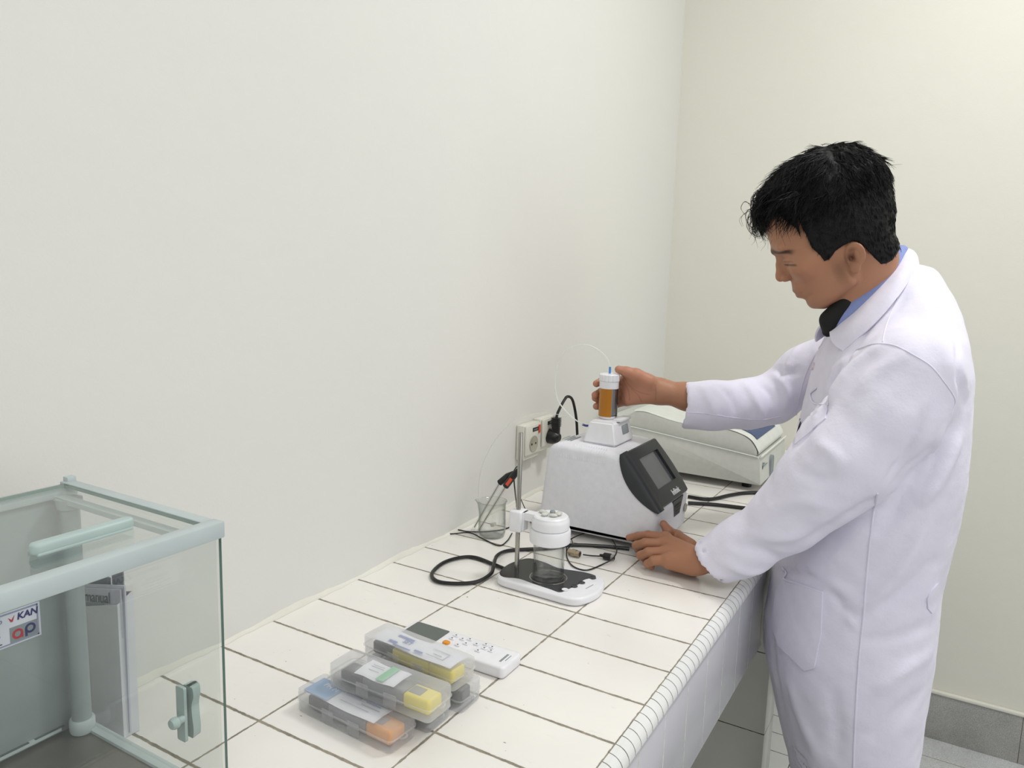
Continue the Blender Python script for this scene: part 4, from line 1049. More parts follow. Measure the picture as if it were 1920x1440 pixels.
def lhand(P):
    d = None
    wr = LW
    for pts, rs in zip(LF, LR):
        f = chain(P, pts, rs, .003)
        pm = smin(cone(P, wr + (pts[0] - wr) * .12 + A3((0, 0, -.004)), pts[0], .0195, .0118), cone(P, wr + (pts[0] - wr) * .3 + A3((0, 0, -.012)), pts[0] + A3((0, 0, -.008)), .016, .010), .01)
        d = (f, pm) if d is None else (np.minimum(d[0], f), smin(d[1], pm, .012))
    # keep creases between fingers, blend each into the palm
    t = chain(P, LT, [.0165, .0125, .0098, .0078], .005)
    palm = smin(d[1], t, .010)
    heel = cone(P, hp_(1130, 860, .014), hp_(820, 800, .015), .0135, .0125)
    palm = smin(palm, heel, .014)
    r = smin(d[0], palm, .005)
    for pts in LF:   # knuckles
        r = smin(r, ell(P, pts[0] + A3((0, 0, .003)), (.0095, .0095, .0095)), .008)
    return r
def rp_(u, v, y): return A3(Y(1090 + u / 8, 660 + v / 8, y))
RF = [
    [rp_(690, 420, .957), rp_(520, 430, .968), rp_(300, 440, .955), rp_(226, 475, .930)],
    [rp_(700, 530, .962), rp_(520, 560, .970), rp_(290, 600, .956), rp_(206, 645, .928)],
    [rp_(690, 630, .962), rp_(520, 680, .968), rp_(290, 730, .955), rp_(208, 690, .938)],
    [rp_(680, 720, .958), rp_(520, 780, .966), rp_(320, 810, .954), rp_(226, 815, .934)]]
RT = [rp_(1010, 440, .958), rp_(820, 350, .944), rp_(680, 300, .934), rp_(560, 262, .926)]
def rhand(P):
    wr = RW; d = None
    for pts in RF:
        f = chain(P, pts, [.0115, .0092, .0086, .0080], .003)
        pm = smin(cone(P, wr + (pts[0] - wr) * .12, pts[0], .019, .0125), cone(P, wr + (pts[0] - wr) * .45 + A3((0, -.009, 0)), pts[0] + A3((.006, -.008, 0)), .015, .0085), .01)
        d = (f, pm) if d is None else (np.minimum(d[0], f), smin(d[1], pm, .012))
    t = chain(P, RT, [.0160, .0145, .0108, .0086], .006)
    return smin(d[0], smin(d[1], t, .018), .006)
LA = [LS, A3(Y(1662, 772, .790)), A3(Y(1532, 912, .752)), A3(Y(1398, 1028, .752)), LW]
RA = [RS, A3(Y(1510, 698, 1.13)), A3(Y(1452, 747, 1.12)), A3(Y(1340, 752, 1.035)), A3(Y(1290, 744, 1.005)), RW]
def arms(P):
    return np.minimum(chain(P, LA, [.05, .048, .040, .030, .0215], .02), chain(P, RA, [.045, .040, .036, .031, .0275, .0255], .02))
tb = [(-.46, .79, .945, .07, .12), (-.30, .785, .945, .09, .14), (-.10, .775, .945, .115, .165), (.10, .795, .95, .105, .145), (.30, .80, .95, .105, .160), (.40, .80, .955, .085, .14), (.46, .79, .955, .05, .09), (.50, .78, .955, .04, .05)]
PHI = math.radians(180 + 22)
def torso(P): return stack(P, tb, PHI, 2.2)
FT = [A3((.815, .865, -.80)), A3((.80, 1.045, -.80))]
def legs(P):
    d = None
    for s, ft in zip((-1, 1), FT):
        hip = A3((.778 - s * .025, .945 + s * .07, -.12)); kn = (hip + ft) / 2 + A3((-.02, 0, .02))
        f = smin(cone(P, hip, kn, .070, .050), cone(P, kn, ft, .055, .038), .03); f = smin(f, cone(P, ft + A3((.02, 0, -.015)), ft + A3((-.14, 0, -.03)), .034, .026), .02)
        d = f if d is None else np.minimum(d, f)
    return d
def body(P, near=None):
    if near == 'head': return smin(head_sdf(P), neck_sdf(P), .009)
    if near == 'lh': return smin(lhand(P), arms(P), .012)
    if near == 'rh': return smin(rhand(P), arms(P), .022)
    d = smin(smin(torso(P), arms(P), .04), neck_sdf(P), .03); return smin(d, legs(P), .04)
def merge(parts):
    Vs, Qs, n0 = [], [], 0
    for v, q in parts: Vs.append(v); Qs.append(q + n0); n0 += len(v)
    return np.concatenate(Vs), np.concatenate(Qs)
def region(pts, pad): p = np.array(pts); return p.min(0) - pad, p.max(0) + pad
lo, hi = Oh - .165, Oh + .165; lo[2] = Oh[2] - .19
hv, hq = surfnet(lambda P: body(P, 'head'), lo, hi, .00185, 1)
allp = [p for f in LF for p in f] + LT + [LW, LW + (LE - LW) * .35]
lo, hi = region(allp, .03); lv, lq = surfnet(lambda P: body(P, 'lh'), lo, hi, .0017, 1)
allp = [p for f in RF for p in f] + RT + [RW, RW + (RE - RW) * .38]
lo, hi = region(allp, .03); rv, rq = surfnet(lambda P: body(P, 'rh'), lo, hi, .0017, 1)
def bodyrest(P):
    d = body(P)
    d = np.maximum(d, -(np.linalg.norm(P - LW, axis=-1) - .06)); d = np.maximum(d, -(np.linalg.norm(P - RW, axis=-1) - .06))
    return np.maximum(d, P[..., 2] - .56)
bv, bq = surfnet(bodyrest, (.35, .55, -.858), (1.0, 1.32, .60), .012, 2)
BV, BQ = merge([(hv, hq), (lv, lq), (rv, rq), (bv, bq)])
# skin colours and painted shading ------------------------------------------------------
base = np.array(lin((176, 128, 100))[:3]); cols = np.tile(base, (len(BV), 1))
def blendc(mask, rgb):
    global cols
    cols = cols * (1 - mask[:, None]) + np.array(lin(rgb)[:3]) * mask[:, None]
def sstep(x, a, b): t = np.clip((x - a) / (b - a), 0, 1); return t * t * (3 - 2 * t)
q = hl(BV.astype(np.float32)); x, y, z = q.T; ya = np.abs(y); ishead = (np.linalg.norm(q, axis=1) < .17)
def gauss(cx, cy, cz, sx_, sy_, sz_): return np.exp(-(((x - cx) / sx_) ** 2 + ((ya - cy) / sy_) ** 2 + ((z - cz) / sz_) ** 2)) * ishead
blendc(.55 * gauss(.115, 0, -.042, .02, .02, .012), (176, 112, 88))
blendc(.35 * gauss(.06, .05, -.045, .03, .03, .025), (172, 112, 84))
lips = np.maximum(gauss(.100, 0, -.0745, .014, .018, .0042), gauss(.098, 0, -.0855, .014, .018, .0050)); blendc(np.clip(lips * 1.1, 0, .85), (136, 84, 74))
blendc(.8 * gauss(.1, 0, -.0800, .02, .022, .0012), (84, 48, 42))
# brow: strip along the ridge
bz = .008 + .003 * np.sin(np.clip((ya - .006) / .045, 0, 1) * math.pi) - np.clip(ya - .022, 0, 1) * .40
brow = np.exp(-((z - bz) / (.0062 - .06 * np.clip(ya - .03, 0, .03))) ** 4) * sstep(ya, .005, .011) * (1 - sstep(ya, .046, .058)) * (x > .06) * ishead
blendc(.93 * brow, (34, 25, 21))
lz = -.0190 - np.clip(.105 - x, 0, .05) * .40
lash = np.exp(-((z - lz) / .0019) ** 2) * sstep(ya, .013, .018) * sstep(x, .0765, .082) * ishead; blendc(.92 * lash, (30, 21, 18))
fold = np.exp(-((z - lz - .0065) / .0012) ** 2) * sstep(ya, .014, .020) * sstep(x, .080, .086) * ishead; blendc(.45 * fold, (92, 58, 44))
wing = np.exp(-((x - .0985) / .0022) ** 2 - ((z + .047) / .008) ** 2) * (ya > .010) * (ya < .026) * ishead; blendc(.45 * wing, (100, 62, 48))  # shade in the crease beside the nose wing, painted on
blendc(.45 * gauss(.100, .026, -.012, .02, .016, .007), (116, 76, 56))  # eye socket shading put into the skin colour
blendc(.30 * gauss(.09, 0, -.062, .02, .02, .006), (110, 88, 76)); blendc(.25 * gauss(.08, 0, -.11, .02, .024, .012), (128, 96, 80))
blendc(.60 * np.clip(gauss(.016, .068, -.068, .012, .03, .022), 0, 1), (96, 70, 54))       # sideburn stubble
blendc(.95 * gauss(-.009, .074, -.053, .0085, .012, .010), (70, 32, 24)); blendc(.5 * gauss(-.014, .076, -.040, .006, .009, .004), (110, 60, 46))                   # shade of the ear hollow, painted into the skin
blendc(.45 * gauss(-.05, .06, -.06, .02, .04, .03), (140, 100, 86))
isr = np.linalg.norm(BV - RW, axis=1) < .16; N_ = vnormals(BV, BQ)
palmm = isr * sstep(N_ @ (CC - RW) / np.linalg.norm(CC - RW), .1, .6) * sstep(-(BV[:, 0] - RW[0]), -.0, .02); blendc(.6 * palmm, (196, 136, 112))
isl = np.linalg.norm(BV - LW, axis=1) < .2; blendc(.25 * isl, (160, 104, 74))
for pts in LF:
    for p_, r_ in ((pts[1], .006), (pts[0], .009)): blendc(.28 * np.exp(-(np.linalg.norm(BV - p_ - np.array([0, 0, .007]), axis=1) / r_) ** 2) * isl, (112, 66, 46))
for path in ([(600, 340), (625, 420), (680, 520), (715, 620), (722, 720)], [(560, 500), (600, 590), (640, 690), (665, 790)], [(640, 370), (700, 480), (790, 560), (900, 610), (1020, 640)], [(1110, 500), (1118, 600), (1112, 720)], [(760, 560), (860, 660), (900, 740)]):
    L_ = np.array([rp_(a, b, .943) for a, b, _ in spline([(a, b, 0) for a, b in path], 5)]); dirv = (L_.mean(0) - CC); dirv /= np.linalg.norm(dirv)
    sel_ = np.where(isr)[0]; dv = BV[sel_][:, None] - L_[None]; dv = dv - (dv @ dirv)[..., None] * dirv; mm = np.exp(-(dv ** 2).sum(-1).min(1) / .0013 ** 2)
    mk = np.zeros(len(BV)); mk[sel_] = mm; blendc(.5 * mk, (118, 68, 52))
for pts in RF + LF + [RT, LT]:
    dd = np.linalg.norm(BV - pts[-1], axis=1); blendc(.5 * np.exp(-(dd / .009) ** 2), (196, 140, 124))
t = NT('skin'); ca = t.new('ShaderNodeVertexColor'); ca.layer_name = 'Col'
mixn = t.mix(t.math('MULTIPLY', t.noise(38, 5), .22), ca.outputs[0], lin((150, 96, 72))); t.link(mixn, t.b.inputs['Base Color'])
t.b.inputs['Roughness'].default_value = .5; t.b.inputs['Subsurface Weight'].default_value = .12; t.b.inputs['Subsurface Radius'].default_value = (.010, .004, .002)
t.b.inputs['Specular IOR Level'].default_value = .4
t.bump(t.noise(420, 4), .25, .0006); M['skin'] = t.m
skin = np_mesh('body', BV, BQ, M['skin'], per, cols)
# nails
def nail(c, d, out_, name='nail'):
    m = MB(); G = []
    d = np.array(d, float) / np.linalg.norm(d); out_ = np.array(out_, float); out_ -= d * (out_ @ d); out_ /= np.linalg.norm(out_); s = np.cross(d, out_)
    for i in range(6):
        row = []
        for j in range(7):
            a = (j / 6 - .5) * 1.7; w = .0052 * (1 if 0 < i < 5 else .8)
            row.append(tuple(np.array(c) + d * (-.005 + .0098 * i / 5) + s * (w * math.sin(a)) + out_ * (.0066 * math.cos(a) - .0020 * (i / 5) ** 2)))
        G.append(row)
    m.grid(G); m.build(name, M['nail'], per, 60, world=True)
M['nail'] = plain('fingernail', (206, 160, 146), .3)
nail(LT[3] - (LT[3] - LT[2]) * .05, LT[3] - LT[2], CC - LT[3] + np.array([.6, 0, .3]))
nail(RT[3] - (RT[3] - RT[2]) * .08, RT[3] - RT[2], (-.0, -.3, 1))

# ------------------------------------------------------------------ hair
CTRL = [(1425, 447), (1434, 432), (1448, 415), (1462, 404), (1495, 401), (1497, 430), (1506, 452), (1524, 464), (1540, 478), (1546, 488), (1556, 484), (1566, 470), (1582, 458), (1598, 451), (1612, 456), (1624, 468), (1636, 482), (1648, 493), (1660, 494), (1672, 487), (1684, 470)]
hairline = []
for px, py in CTRL:
    r_ = ray(px, py); tt_ = (dn @ (Oh - CC)) / (dn @ r_); P_ = CC + tt_ * r_; p_ = (P_ - Oh) @ HM.T / HS; hairline.append((float(p_[0]), float(p_[2])))
HLx = np.array([p[0] for p in hairline]); HLz = np.array([p[1] for p in hairline])
o_ = np.argsort(HLx); HLx = HLx[o_]; HLz = HLz[o_]
hair_sec = [(-.060, .01, -.070, .056), (-.040, .035, -.088, .068), (-.020, .05, -.0985, .0740), (.0, .075, -.1055, .0780), (.025, .098, -.111, .0825), (.045, .108, -.1145, .086), (.065, .112, -.116, .0875),
            (.085, .108, -.1145, .0860), (.105, .096, -.107, .080), (.122, .080, -.094, .070), (.136, .062, -.078, .056), (.146, .040, -.058, .040), (.152, .015, -.035, .02)]
HH = np.array(hair_sec, dtype=np.float32)
def vnoise(P, s, seed=0):
    """cheap smooth noise"""
    r = np.random.RandomState(seed); out_ = 0
    for k in range(6):
        w = r.normal(size=3); w /= np.linalg.norm(w); out_ = out_ + np.sin(P @ (w * s * (1 + .35 * k)).astype(np.float32) + r.uniform(0, 6.28))
    return out_ / 6
def hair_sdf(P):
    q = hl(P); x, y, z = q[..., 0], q[..., 1], q[..., 2]
    xf, xb, b = (np.interp(z, HH[:, 0], HH[:, i]).astype(np.float32) for i in (1, 2, 3))
    cx = xb + (xf - xb) * .45; a = np.where(x > cx, xf - cx, cx - xb)
    u = np.abs(x - cx) / a; v = np.abs(y) / b; k = (u ** 2.15 + v ** 2.15 + 1e-12) ** (1 / 2.15)
    g = np.sqrt((u / a) ** 2 + (v / b) ** 2) / np.maximum(k, 1e-3); d = np.where(k < .3, -.03, (k - 1) / np.maximum(g, 1e-3))
    d = smax(d, np.maximum(-.055 - z, z - .152), .01)
    # short cropped sides and nape follow the skull
    S = HSEC; xf2, xb2, b2 = (np.interp(z, S[:, 0], S[:, i]).astype(np.float32) for i in (1, 2, 3)); cx2 = xb2 + (xf2 - xb2) * .42; a2 = np.where(x > cx2, xf2 - cx2, cx2 - xb2); nn_ = np.where(x > cx2, 2.25, 2.0)
    u2 = np.abs(x - cx2) / a2; v2 = np.abs(y) / b2; k2 = (u2 ** nn_ + v2 ** nn_ + 1e-12) ** (1 / nn_); g2 = np.sqrt((u2 / a2) ** 2 + (v2 / b2) ** 2) / np.maximum(k2, 1e-3)
    d2 = np.where(k2 < .3, -.03, (k2 - 1) / np.maximum(g2, 1e-3)) - .0045
    d2 = smax(d2, z - .118, .01)
    nk = cone(P, neck0, neck1, .0555, .057) / HS
    d2 = smin(d2, nk, .012)
    d = smin(d, smax(d2, -.100 - z, .004), .014)
    zl = np.interp(x, HLx, HLz).astype(np.float32)
    zl = np.where(x > .045, np.where(np.abs(y) < .058, np.maximum(zl, .040 + .01 * np.cos(y * 60)), zl), zl)
    top = sstep(z, .03, .08)
    # streaky clumps running front-to-back and down
    st_ = np.sin((y * 300 + x * 40 + 6 * np.sin(x * 35 + y * 50)) ) * .0016 + np.sin(y * 130 + x * 90 + z * 60) * .0022
    d = d - st_ * top - vnoise(q, 260, 3) * .0016 - vnoise(q, 90, 5) * .0022 * top
    d = smax(d, (zl + vnoise(q, 500, 9) * .0016 - z) * .8, .003)
    return d * HS
lo, hi = Oh - .15, Oh + .17
gv, gq = surfnet(hair_sdf, lo, hi, .0024, 1)
N_ = vnormals(gv, gq)
t = NT('black_hair'); t.b.inputs['Base Color'].default_value = (.0035, .0035, .0042, 1); t.b.inputs['Roughness'].default_value = .42; t.b.inputs['Specular IOR Level'].default_value = .22
t.bump(t.noise(260, 4, rough=.7), .8, .002); M['hair'] = t.m
rs = np.random.RandomState(11)
Vh = [gv]; Qh = [gq]; nv = len(gv)
def strand(P, r0, r1):
    """3-sided tapering strand"""
    global nv
    P = np.array(P); n = len(P); T = np.gradient(P, axis=0); T /= np.linalg.norm(T, axis=1)[:, None] + 1e-12
    ref = np.array([.3, .2, .93]); a = np.cross(T, ref); a /= np.linalg.norm(a, axis=1)[:, None] + 1e-9; b = np.cross(T, a)
    rr_ = np.linspace(r0, r1, n)[:, None]
    V = np.stack([P + rr_ * (math.cos(c) * a + math.sin(c) * b) for c in (0, 2.094, 4.189)], 1).reshape(-1, 3)
    i = np.arange(n - 1)[:, None] * 3; Q = np.concatenate([np.concatenate([i + k, i + (k + 1) % 3, i + 3 + (k + 1) % 3, i + 3 + k], 1) for k in range(3)])
    Vh.append(V); Qh.append(Q + nv); nv += len(V)
ql = hl(gv.astype(np.float32)); zl = np.interp(ql[:, 0], HLx, HLz)
sel = np.where(ql[:, 2] > zl + .006)[0]
for i in rs.choice(sel, 6500):
    p = gv[i]; n = N_[i]; l = ql[i]
    topw = float(sstep(np.array(l[2]), .02, .07))
    # flow in head frame: from the crown forward over the top, down at the sides and back
    crown = np.array([-.075, 0, .125]); f = np.array([l[0], l[1], l[2]]) - crown; f /= np.linalg.norm(f) + 1e-9
    f = f + np.array([.35 * topw, .12 * math.sin(l[0] * 60), -.35])
    nearline = l[0] > .04 and (l[2] - np.interp(l[0], HLx, HLz)) < .03 and abs(l[1]) < .07
    if nearline: f = np.array([.8, f[1], -.1])
    if l[0] < -.04: f = np.array([-.05, 0, -1.0])
    f = f @ HM; f = f - n * (f @ n); f /= np.linalg.norm(f) + 1e-9
    side = np.cross(n, f); front = float(sstep(np.array(l[0]), -.05, .05)); Ls = (.011 + (.012 + .020 * front) * topw) * rs.uniform(.6, 1.2); cu = rs.normal() * .30 * (.3 + topw); lift = rs.uniform(.04, .16)
    if nearline: Ls *= .5
    pts = []
    for k in range(6):
        t_ = k / 5; pts.append(p - n * .0006 + f * Ls * t_ + side * Ls * cu * t_ * t_ + n * Ls * (lift * math.sin(t_ * 2.4)))
    strand(pts, .00055 + .0003 * topw, .00015)
# front fringe: locks overhanging the forehead, and loose curls
def hpx(px, py, off=0):
    r_ = ray(px, py); tt_ = (dn @ (Oh + HL * off - CC)) / (dn @ r_); return CC + tt_ * r_
for k in range(330):
    u = rs.uniform(); off = rs.uniform(-.055, .055)
    s0 = np.array([1452 - 20 * u + rs.normal() * 6, 345 + 50 * u + rs.normal() * 6]); e0 = np.array([1407 + 34 * rs.uniform() + 8 * u, 398 + 42 * u + rs.normal() * 7])
    mid = (s0 + e0) / 2 + np.array([-10 - 8 * rs.uniform(), -4 + rs.normal() * 5])
    P = [hpx(*s0, off * .9), hpx(*mid, off), hpx(*e0, off * 1.02), hpx(e0[0] + rs.normal() * 6, e0[1] + 8 + rs.normal() * 6, off)]
    strand(np.array(spline(P, 4)), .0008, .00012)
for crv in ([(1432, 392), (1412, 395), (1402, 405), (1400, 425), (1410, 440), (1425, 446), (1437, 436)], [(1430, 396), (1408, 402), (1403, 420), (1412, 438), (1428, 444), (1438, 430)], [(1435, 398), (1414, 408), (1405, 425), (1415, 443), (1432, 441)],
            [(1410, 385), (1396, 378), (1390, 390), (1398, 402)], [(1412, 392), (1396, 400), (1389, 412), (1393, 425)], [(1420, 388), (1402, 396), (1398, 410), (1406, 424), (1418, 430)], [(1436, 410), (1424, 428), (1416, 436)], [(1440, 415), (1432, 436), (1434, 446)],
            [(1540, 275), (1548, 268), (1560, 272), (1566, 280)], [(1580, 276), (1588, 270), (1594, 276)]):
    for j in range(2):
        off = rs.normal() * .012; strand(np.array(spline([hpx(p[0] + rs.normal() * 1.2, p[1] + rs.normal() * 1.2, off) for p in crv], 6)), .00055, .0002)
HV = np.concatenate(Vh); HQ = np.concatenate(Qh)
np_mesh('hair', HV, HQ, M['hair'], per)

# ------------------------------------------------------------------ lab coat
cs = [(-.50, .800, .945, .098, .160), (-.40, .790, .945, .104, .165), (-.30, .779, .945, .124, .182), (-.18, .766, .945, .142, .197), (-.10, .763, .945, .146, .199), (.02, .770, .948, .140, .190), (.12, .785, .950, .137, .188), (.22, .790, .950, .137, .192), (.32, .790, .952, .130, .198), (.41, .794, .955, .120, .196),
      (.465, .798, .958, .106, .176), (.505, .803, .962, .090, .136), (.540, .799, .968, .080, .108), (.570, .794, .974, .070, .084), (.595, .792, .978, .060, .068)]
def sleeve_pts():
    l = [LS + A3((0, .0, .0)), A3(Y(1662, 772, .790)), A3(Y(1586, 858, .765)), A3(Y(1532, 912, .750)), A3(Y(1478, 966, .750)), A3(Y(1398, 1024, .750)), A3(Y(1340, 1053, .746))]
    r = [RS, A3(Y(1510, 698, 1.13)), A3(Y(1452, 747, 1.12)), A3(Y(1400, 757, 1.08)), A3(Y(1340, 761, 1.03)), A3(Y(1292, 761, 1.00))]
    return l, r
SLL, SLR = sleeve_pts()
lr = [.078, .086, .080, .066, .056, .048, .046]; rr2 = [.066, .054, .049, .048, .048, .052]
def coat_outer(P):
    d = stack(P, cs, PHI, 2.25, .02)
    for pts, r in ((SLL, lr), (SLR, rr2)):
        s = chain(P, pts, r, .03); nearsh = np.exp(-(np.maximum(pts[0][2] - .02 - P[..., 2], 0) / .06) ** 2); d = smin(d, s, .005 + .023 * nearsh)
    return d
lcd = (SLL[-1] - SLL[-2]) / np.linalg.norm(SLL[-1] - SLL[-2]); rcd = (SLR[-1] - SLR[-2]) / np.linalg.norm(SLR[-1] - SLR[-2])
LCUT = SLL[-1] + lcd * .008; RCUT = SLR[-1] + rcd * .019
lcn = lcd + A3((0, 0, -.25)); lcn /= np.linalg.norm(lcn); rcn = rcd + A3((0, 0, .12)); rcn /= np.linalg.norm(rcn)
def coat_sdf(P):
    d = coat_outer(P)
    near = lambda c, r: np.linalg.norm(P - c, axis=-1) < r
    # cut cuffs flat, hollow them
    dl = (P - LCUT) @ lcn; d = np.where(near(LCUT, .11), smax(d, dl, .004), d)
    dr = (P - RCUT) @ rcn; d = np.where(near(RCUT, .11), smax(d, dr, .004), d)
    il = cone(P, LCUT + lcd * .03, SLL[-2], .0375, .035); d = smax(d, -il, .003)
    ir = cone(P, RCUT + rcd * .03, SLR[-2], .0430, .034); d = smax(d, -ir, .003)
    # hollow skirt
    sk = stack(P, [(z, cx, cy, a - .009, b - .009) for z, cx, cy, a, b in [(-.60,) + cs[0][1:]] + cs[1:3]], PHI, 2.25, .01)
    d = smax(d, -smax(sk, P[..., 2] + .2, .01), .003)
    # neck opening
    d = smax(d, -cone(P, (.776, .960, .50), hw((-.045, 0, -.10)), .040, .050), .004)
    d = smax(d, -cone(P, Y(1585, 575, .93), Y(1556, 618, .925), .034, .012), .006)
    # worktop edge presses on the left cuff
    d = smax(d, np.where((P[..., 0] < .615), .0012 - P[..., 2], -1), .002)
    # hem
    f = A3((math.cos(PHI), math.sin(PHI), 0)); fr = (P - A3((.8, .945, 0))) @ f
    hem = (-.452 + .9 * np.maximum(fr - .085, 0) ** 1.0) - P[..., 2]
    return smax(d, hem, .003)
cv, cq = surfnet(coat_sdf, (.40, .60, -.52), (1.03, 1.28, .66), .0062, 2)
CN = vnormals(cv, cq)
bvh = BVHTree.FromPolygons([tuple(v) for v in cv], [tuple(int(i) for i in q_) for q_ in cq])
def on_coat(px, py, off=0):
    d = ray(px, py); h = bvh.ray_cast(Vector(CC), Vector(d))
    if h[0] is None: return None
    return np.array(h[0]) + np.array(h[1]) * (off if h[1].dot(Vector(d)) < 0 else -off)
# cloth folds: (pixel path, height, width) traced on the surface
FOLDS = [([(1600, 662), (1572, 692), (1556, 730), (1546, 768), (1516, 806), (1490, 842)], -.006, .008), ([(1560, 1085), (1500, 1075), (1450, 1068)], -.003, .008), ([(1735, 770), (1700, 850), (1660, 905)], -.005, .009), ([(1770, 800), (1735, 880), (1690, 960)], .005, .008),
         ([(1660, 640), (1600, 690), (1560, 740), (1520, 800)], .006, .012), ([(1700, 660), (1640, 700), (1600, 740)], .003, .012),
         ([(1790, 790), (1740, 870), (1690, 950), (1640, 1010)], -.008, .012), ([(1800, 820), (1760, 900), (1720, 950)], .006, .012), ([(1760, 830), (1700, 880), (1660, 930)], -.003, .012),
         ([(1645, 930), (1560, 985), (1480, 1040)], -.006, .012), ([(1660, 960), (1600, 1010), (1550, 1060)], .004, .012),
         ([(1530, 830), (1560, 850), (1580, 880)], .003, .010), ([(1500, 880), (1540, 900), (1570, 890)], -.003, .009), ([(1440, 960), (1500, 940), (1540, 950)], .003, .011),
         ([(1365, 1020), (1420, 1030), (1470, 1050)], -.003, .010), ([(1350, 1050), (1400, 1075), (1440, 1070)], .003, .009), ([(1400, 1000), (1450, 1010), (1510, 1005)], .0035, .010),
         ([(1310, 720), (1330, 750), (1345, 790)], .004, .008), ([(1345, 720), (1370, 745), (1380, 775)], -.004, .008), ([(1390, 715), (1410, 740), (1430, 780)], .004, .008), ([(1420, 715), (1445, 745), (1440, 790)], -.004, .008), ([(1450, 700), (1475, 730), (1470, 770)], .005, .009), ([(1440, 690), (1480, 700), (1500, 690)], -.004, .008),
         ([(1500, 640), (1480, 680), (1470, 720)], .004, .008),
         ([(1745, 960), (1700, 1050), (1640, 1120), (1590, 1140)], .006, .013), ([(1760, 1040), (1710, 1100), (1640, 1150)], -.005, .013), ([(1620, 1200), (1680, 1195), (1740, 1170)], -.003, .010), ([(1560, 1110), (1580, 1140), (1600, 1160)], -.004, .007), ([(1575, 1130), (1590, 1155), (1605, 1180)], .003, .006),
         ([(1510, 1060), (1560, 1095), (1600, 1120)], .003, .010), ([(1640, 1300), (1690, 1260), (1740, 1230)], .004, .015), ([(1630, 1390), (1680, 1340), (1725, 1300)], -.004, .015), ([(1480, 1270), (1500, 1340), (1540, 1430)], .004, .015), ([(1450, 1150), (1450, 1230), (1470, 1330)], -.003, .014), ([(1560, 1290), (1570, 1360), (1570, 1430)], -.003, .014),
         ([(1700, 530), (1690, 560), (1672, 590)], -.003, .009), ([(1730, 560), (1760, 640), (1790, 700)], .003, .014), ([(1795, 640), (1800, 700), (1810, 760)], -.005, .009), ([(1640, 600), (1610, 640), (1580, 690), (1560, 720)], -.004, .010), ([(1610, 660), (1570, 690), (1548, 740)], .004, .010), ([(1530, 650), (1520, 690), (1500, 740)], .0025, .008)]
disp = np.zeros(len(cv))
for path, hgt, wd in FOLDS:
    pts = [on_coat(px, py) for px, py in (path)] if False else [on_coat(p[0], p[1]) for p in spline([(a, b, 0) for a, b in path], 16)]
    pts = [p for p in pts if p is not None]
    if len(pts) < 3: continue
    pts = np.array(pts)
    for _ in range(6): pts[1:-1] = (pts[:-2] + pts[1:-1] * 2 + pts[2:]) / 4
    nloc = len(pts); w = np.sin(np.pi * (np.arange(nloc) + .5) / nloc) ** .6
    D = ((cv[:, None, :] - pts[None]) ** 2).sum(-1); kmin = D.argmin(1); dmin = D[np.arange(len(cv)), kmin]
    disp += 1.7 * hgt * w[kmin] * np.exp(-dmin / wd ** 2)
cvf = cv.astype(np.float32)
disp += .0030 * vnoise(cvf * A3((1, 1, .45)), 26, 21) + .0013 * vnoise(cvf, 75, 22)
vis = sstep(cv[:, 2], -.6, -.4); disp *= vis
cv2 = cv + CN * disp[:, None]
bvh = BVHTree.FromPolygons([tuple(v) for v in cv2], [tuple(int(i) for i in q_) for q_ in cq])
t = NT('white_coat_cotton'); t.link(t.ramp(t.noise(30, 4), .3, lin((228, 225, 242)), .7, lin((233, 230, 246))), t.b.inputs['Base Color']); t.b.inputs['Roughness'].default_value = .85
t.b.inputs['Sheen Weight'].default_value = .15
hgt_ = t.math('ADD', t.math('MULTIPLY', t.noise(16, 5, rough=.6), 1.2), t.math('MULTIPLY', t.noise(700, 2), .06)); t.bump(hgt_, .38, .006); M['coat'] = t.m
coat = np_mesh('lab_coat', cv2, cq, M['coat'], per, label='white lab coat with long sleeves')
def seam(path, r=.0011, off=.0003, name='seam'):
    P = [on_coat(p[0], p[1], off) for p in spline([(a, b, 0) for a, b in path], 8)]
    runs = []; cur = []
    for p in P:
        if p is None or (cur and np.linalg.norm(p - cur[-1]) > .045):
            if len(cur) > 3: runs.append(cur)
            cur = [] if p is None else [p]
        else: cur.append(p)
    if len(cur) > 3: runs.append(cur)
    if not runs: return
    m = MB()
    for c in runs: m.tube([tuple(p) for p in c], r, 6)
    m.build(name, M['coat'], coat, 60, world=True)
seam([(1556, 626), (1543, 643), (1527, 668), (1511, 702), (1499, 742), (1491, 790)], .0016, name='placket_edge')
seam([(1606, 656), (1640, 645), (1677, 648), (1715, 667), (1745, 686), (1767, 712), (1790, 748), (1783, 778)])
seam([(1683, 560), (1670, 588), (1660, 617), (1655, 641)], .0009)
seam([(1645, 925), (1636, 975), (1628, 1048), (1619, 1155), (1610, 1243), (1602, 1385), (1600, 1455)], .0018)
seam([(1277, 773), (1320, 775), (1375, 783), (1425, 787), (1465, 780)], .0009)
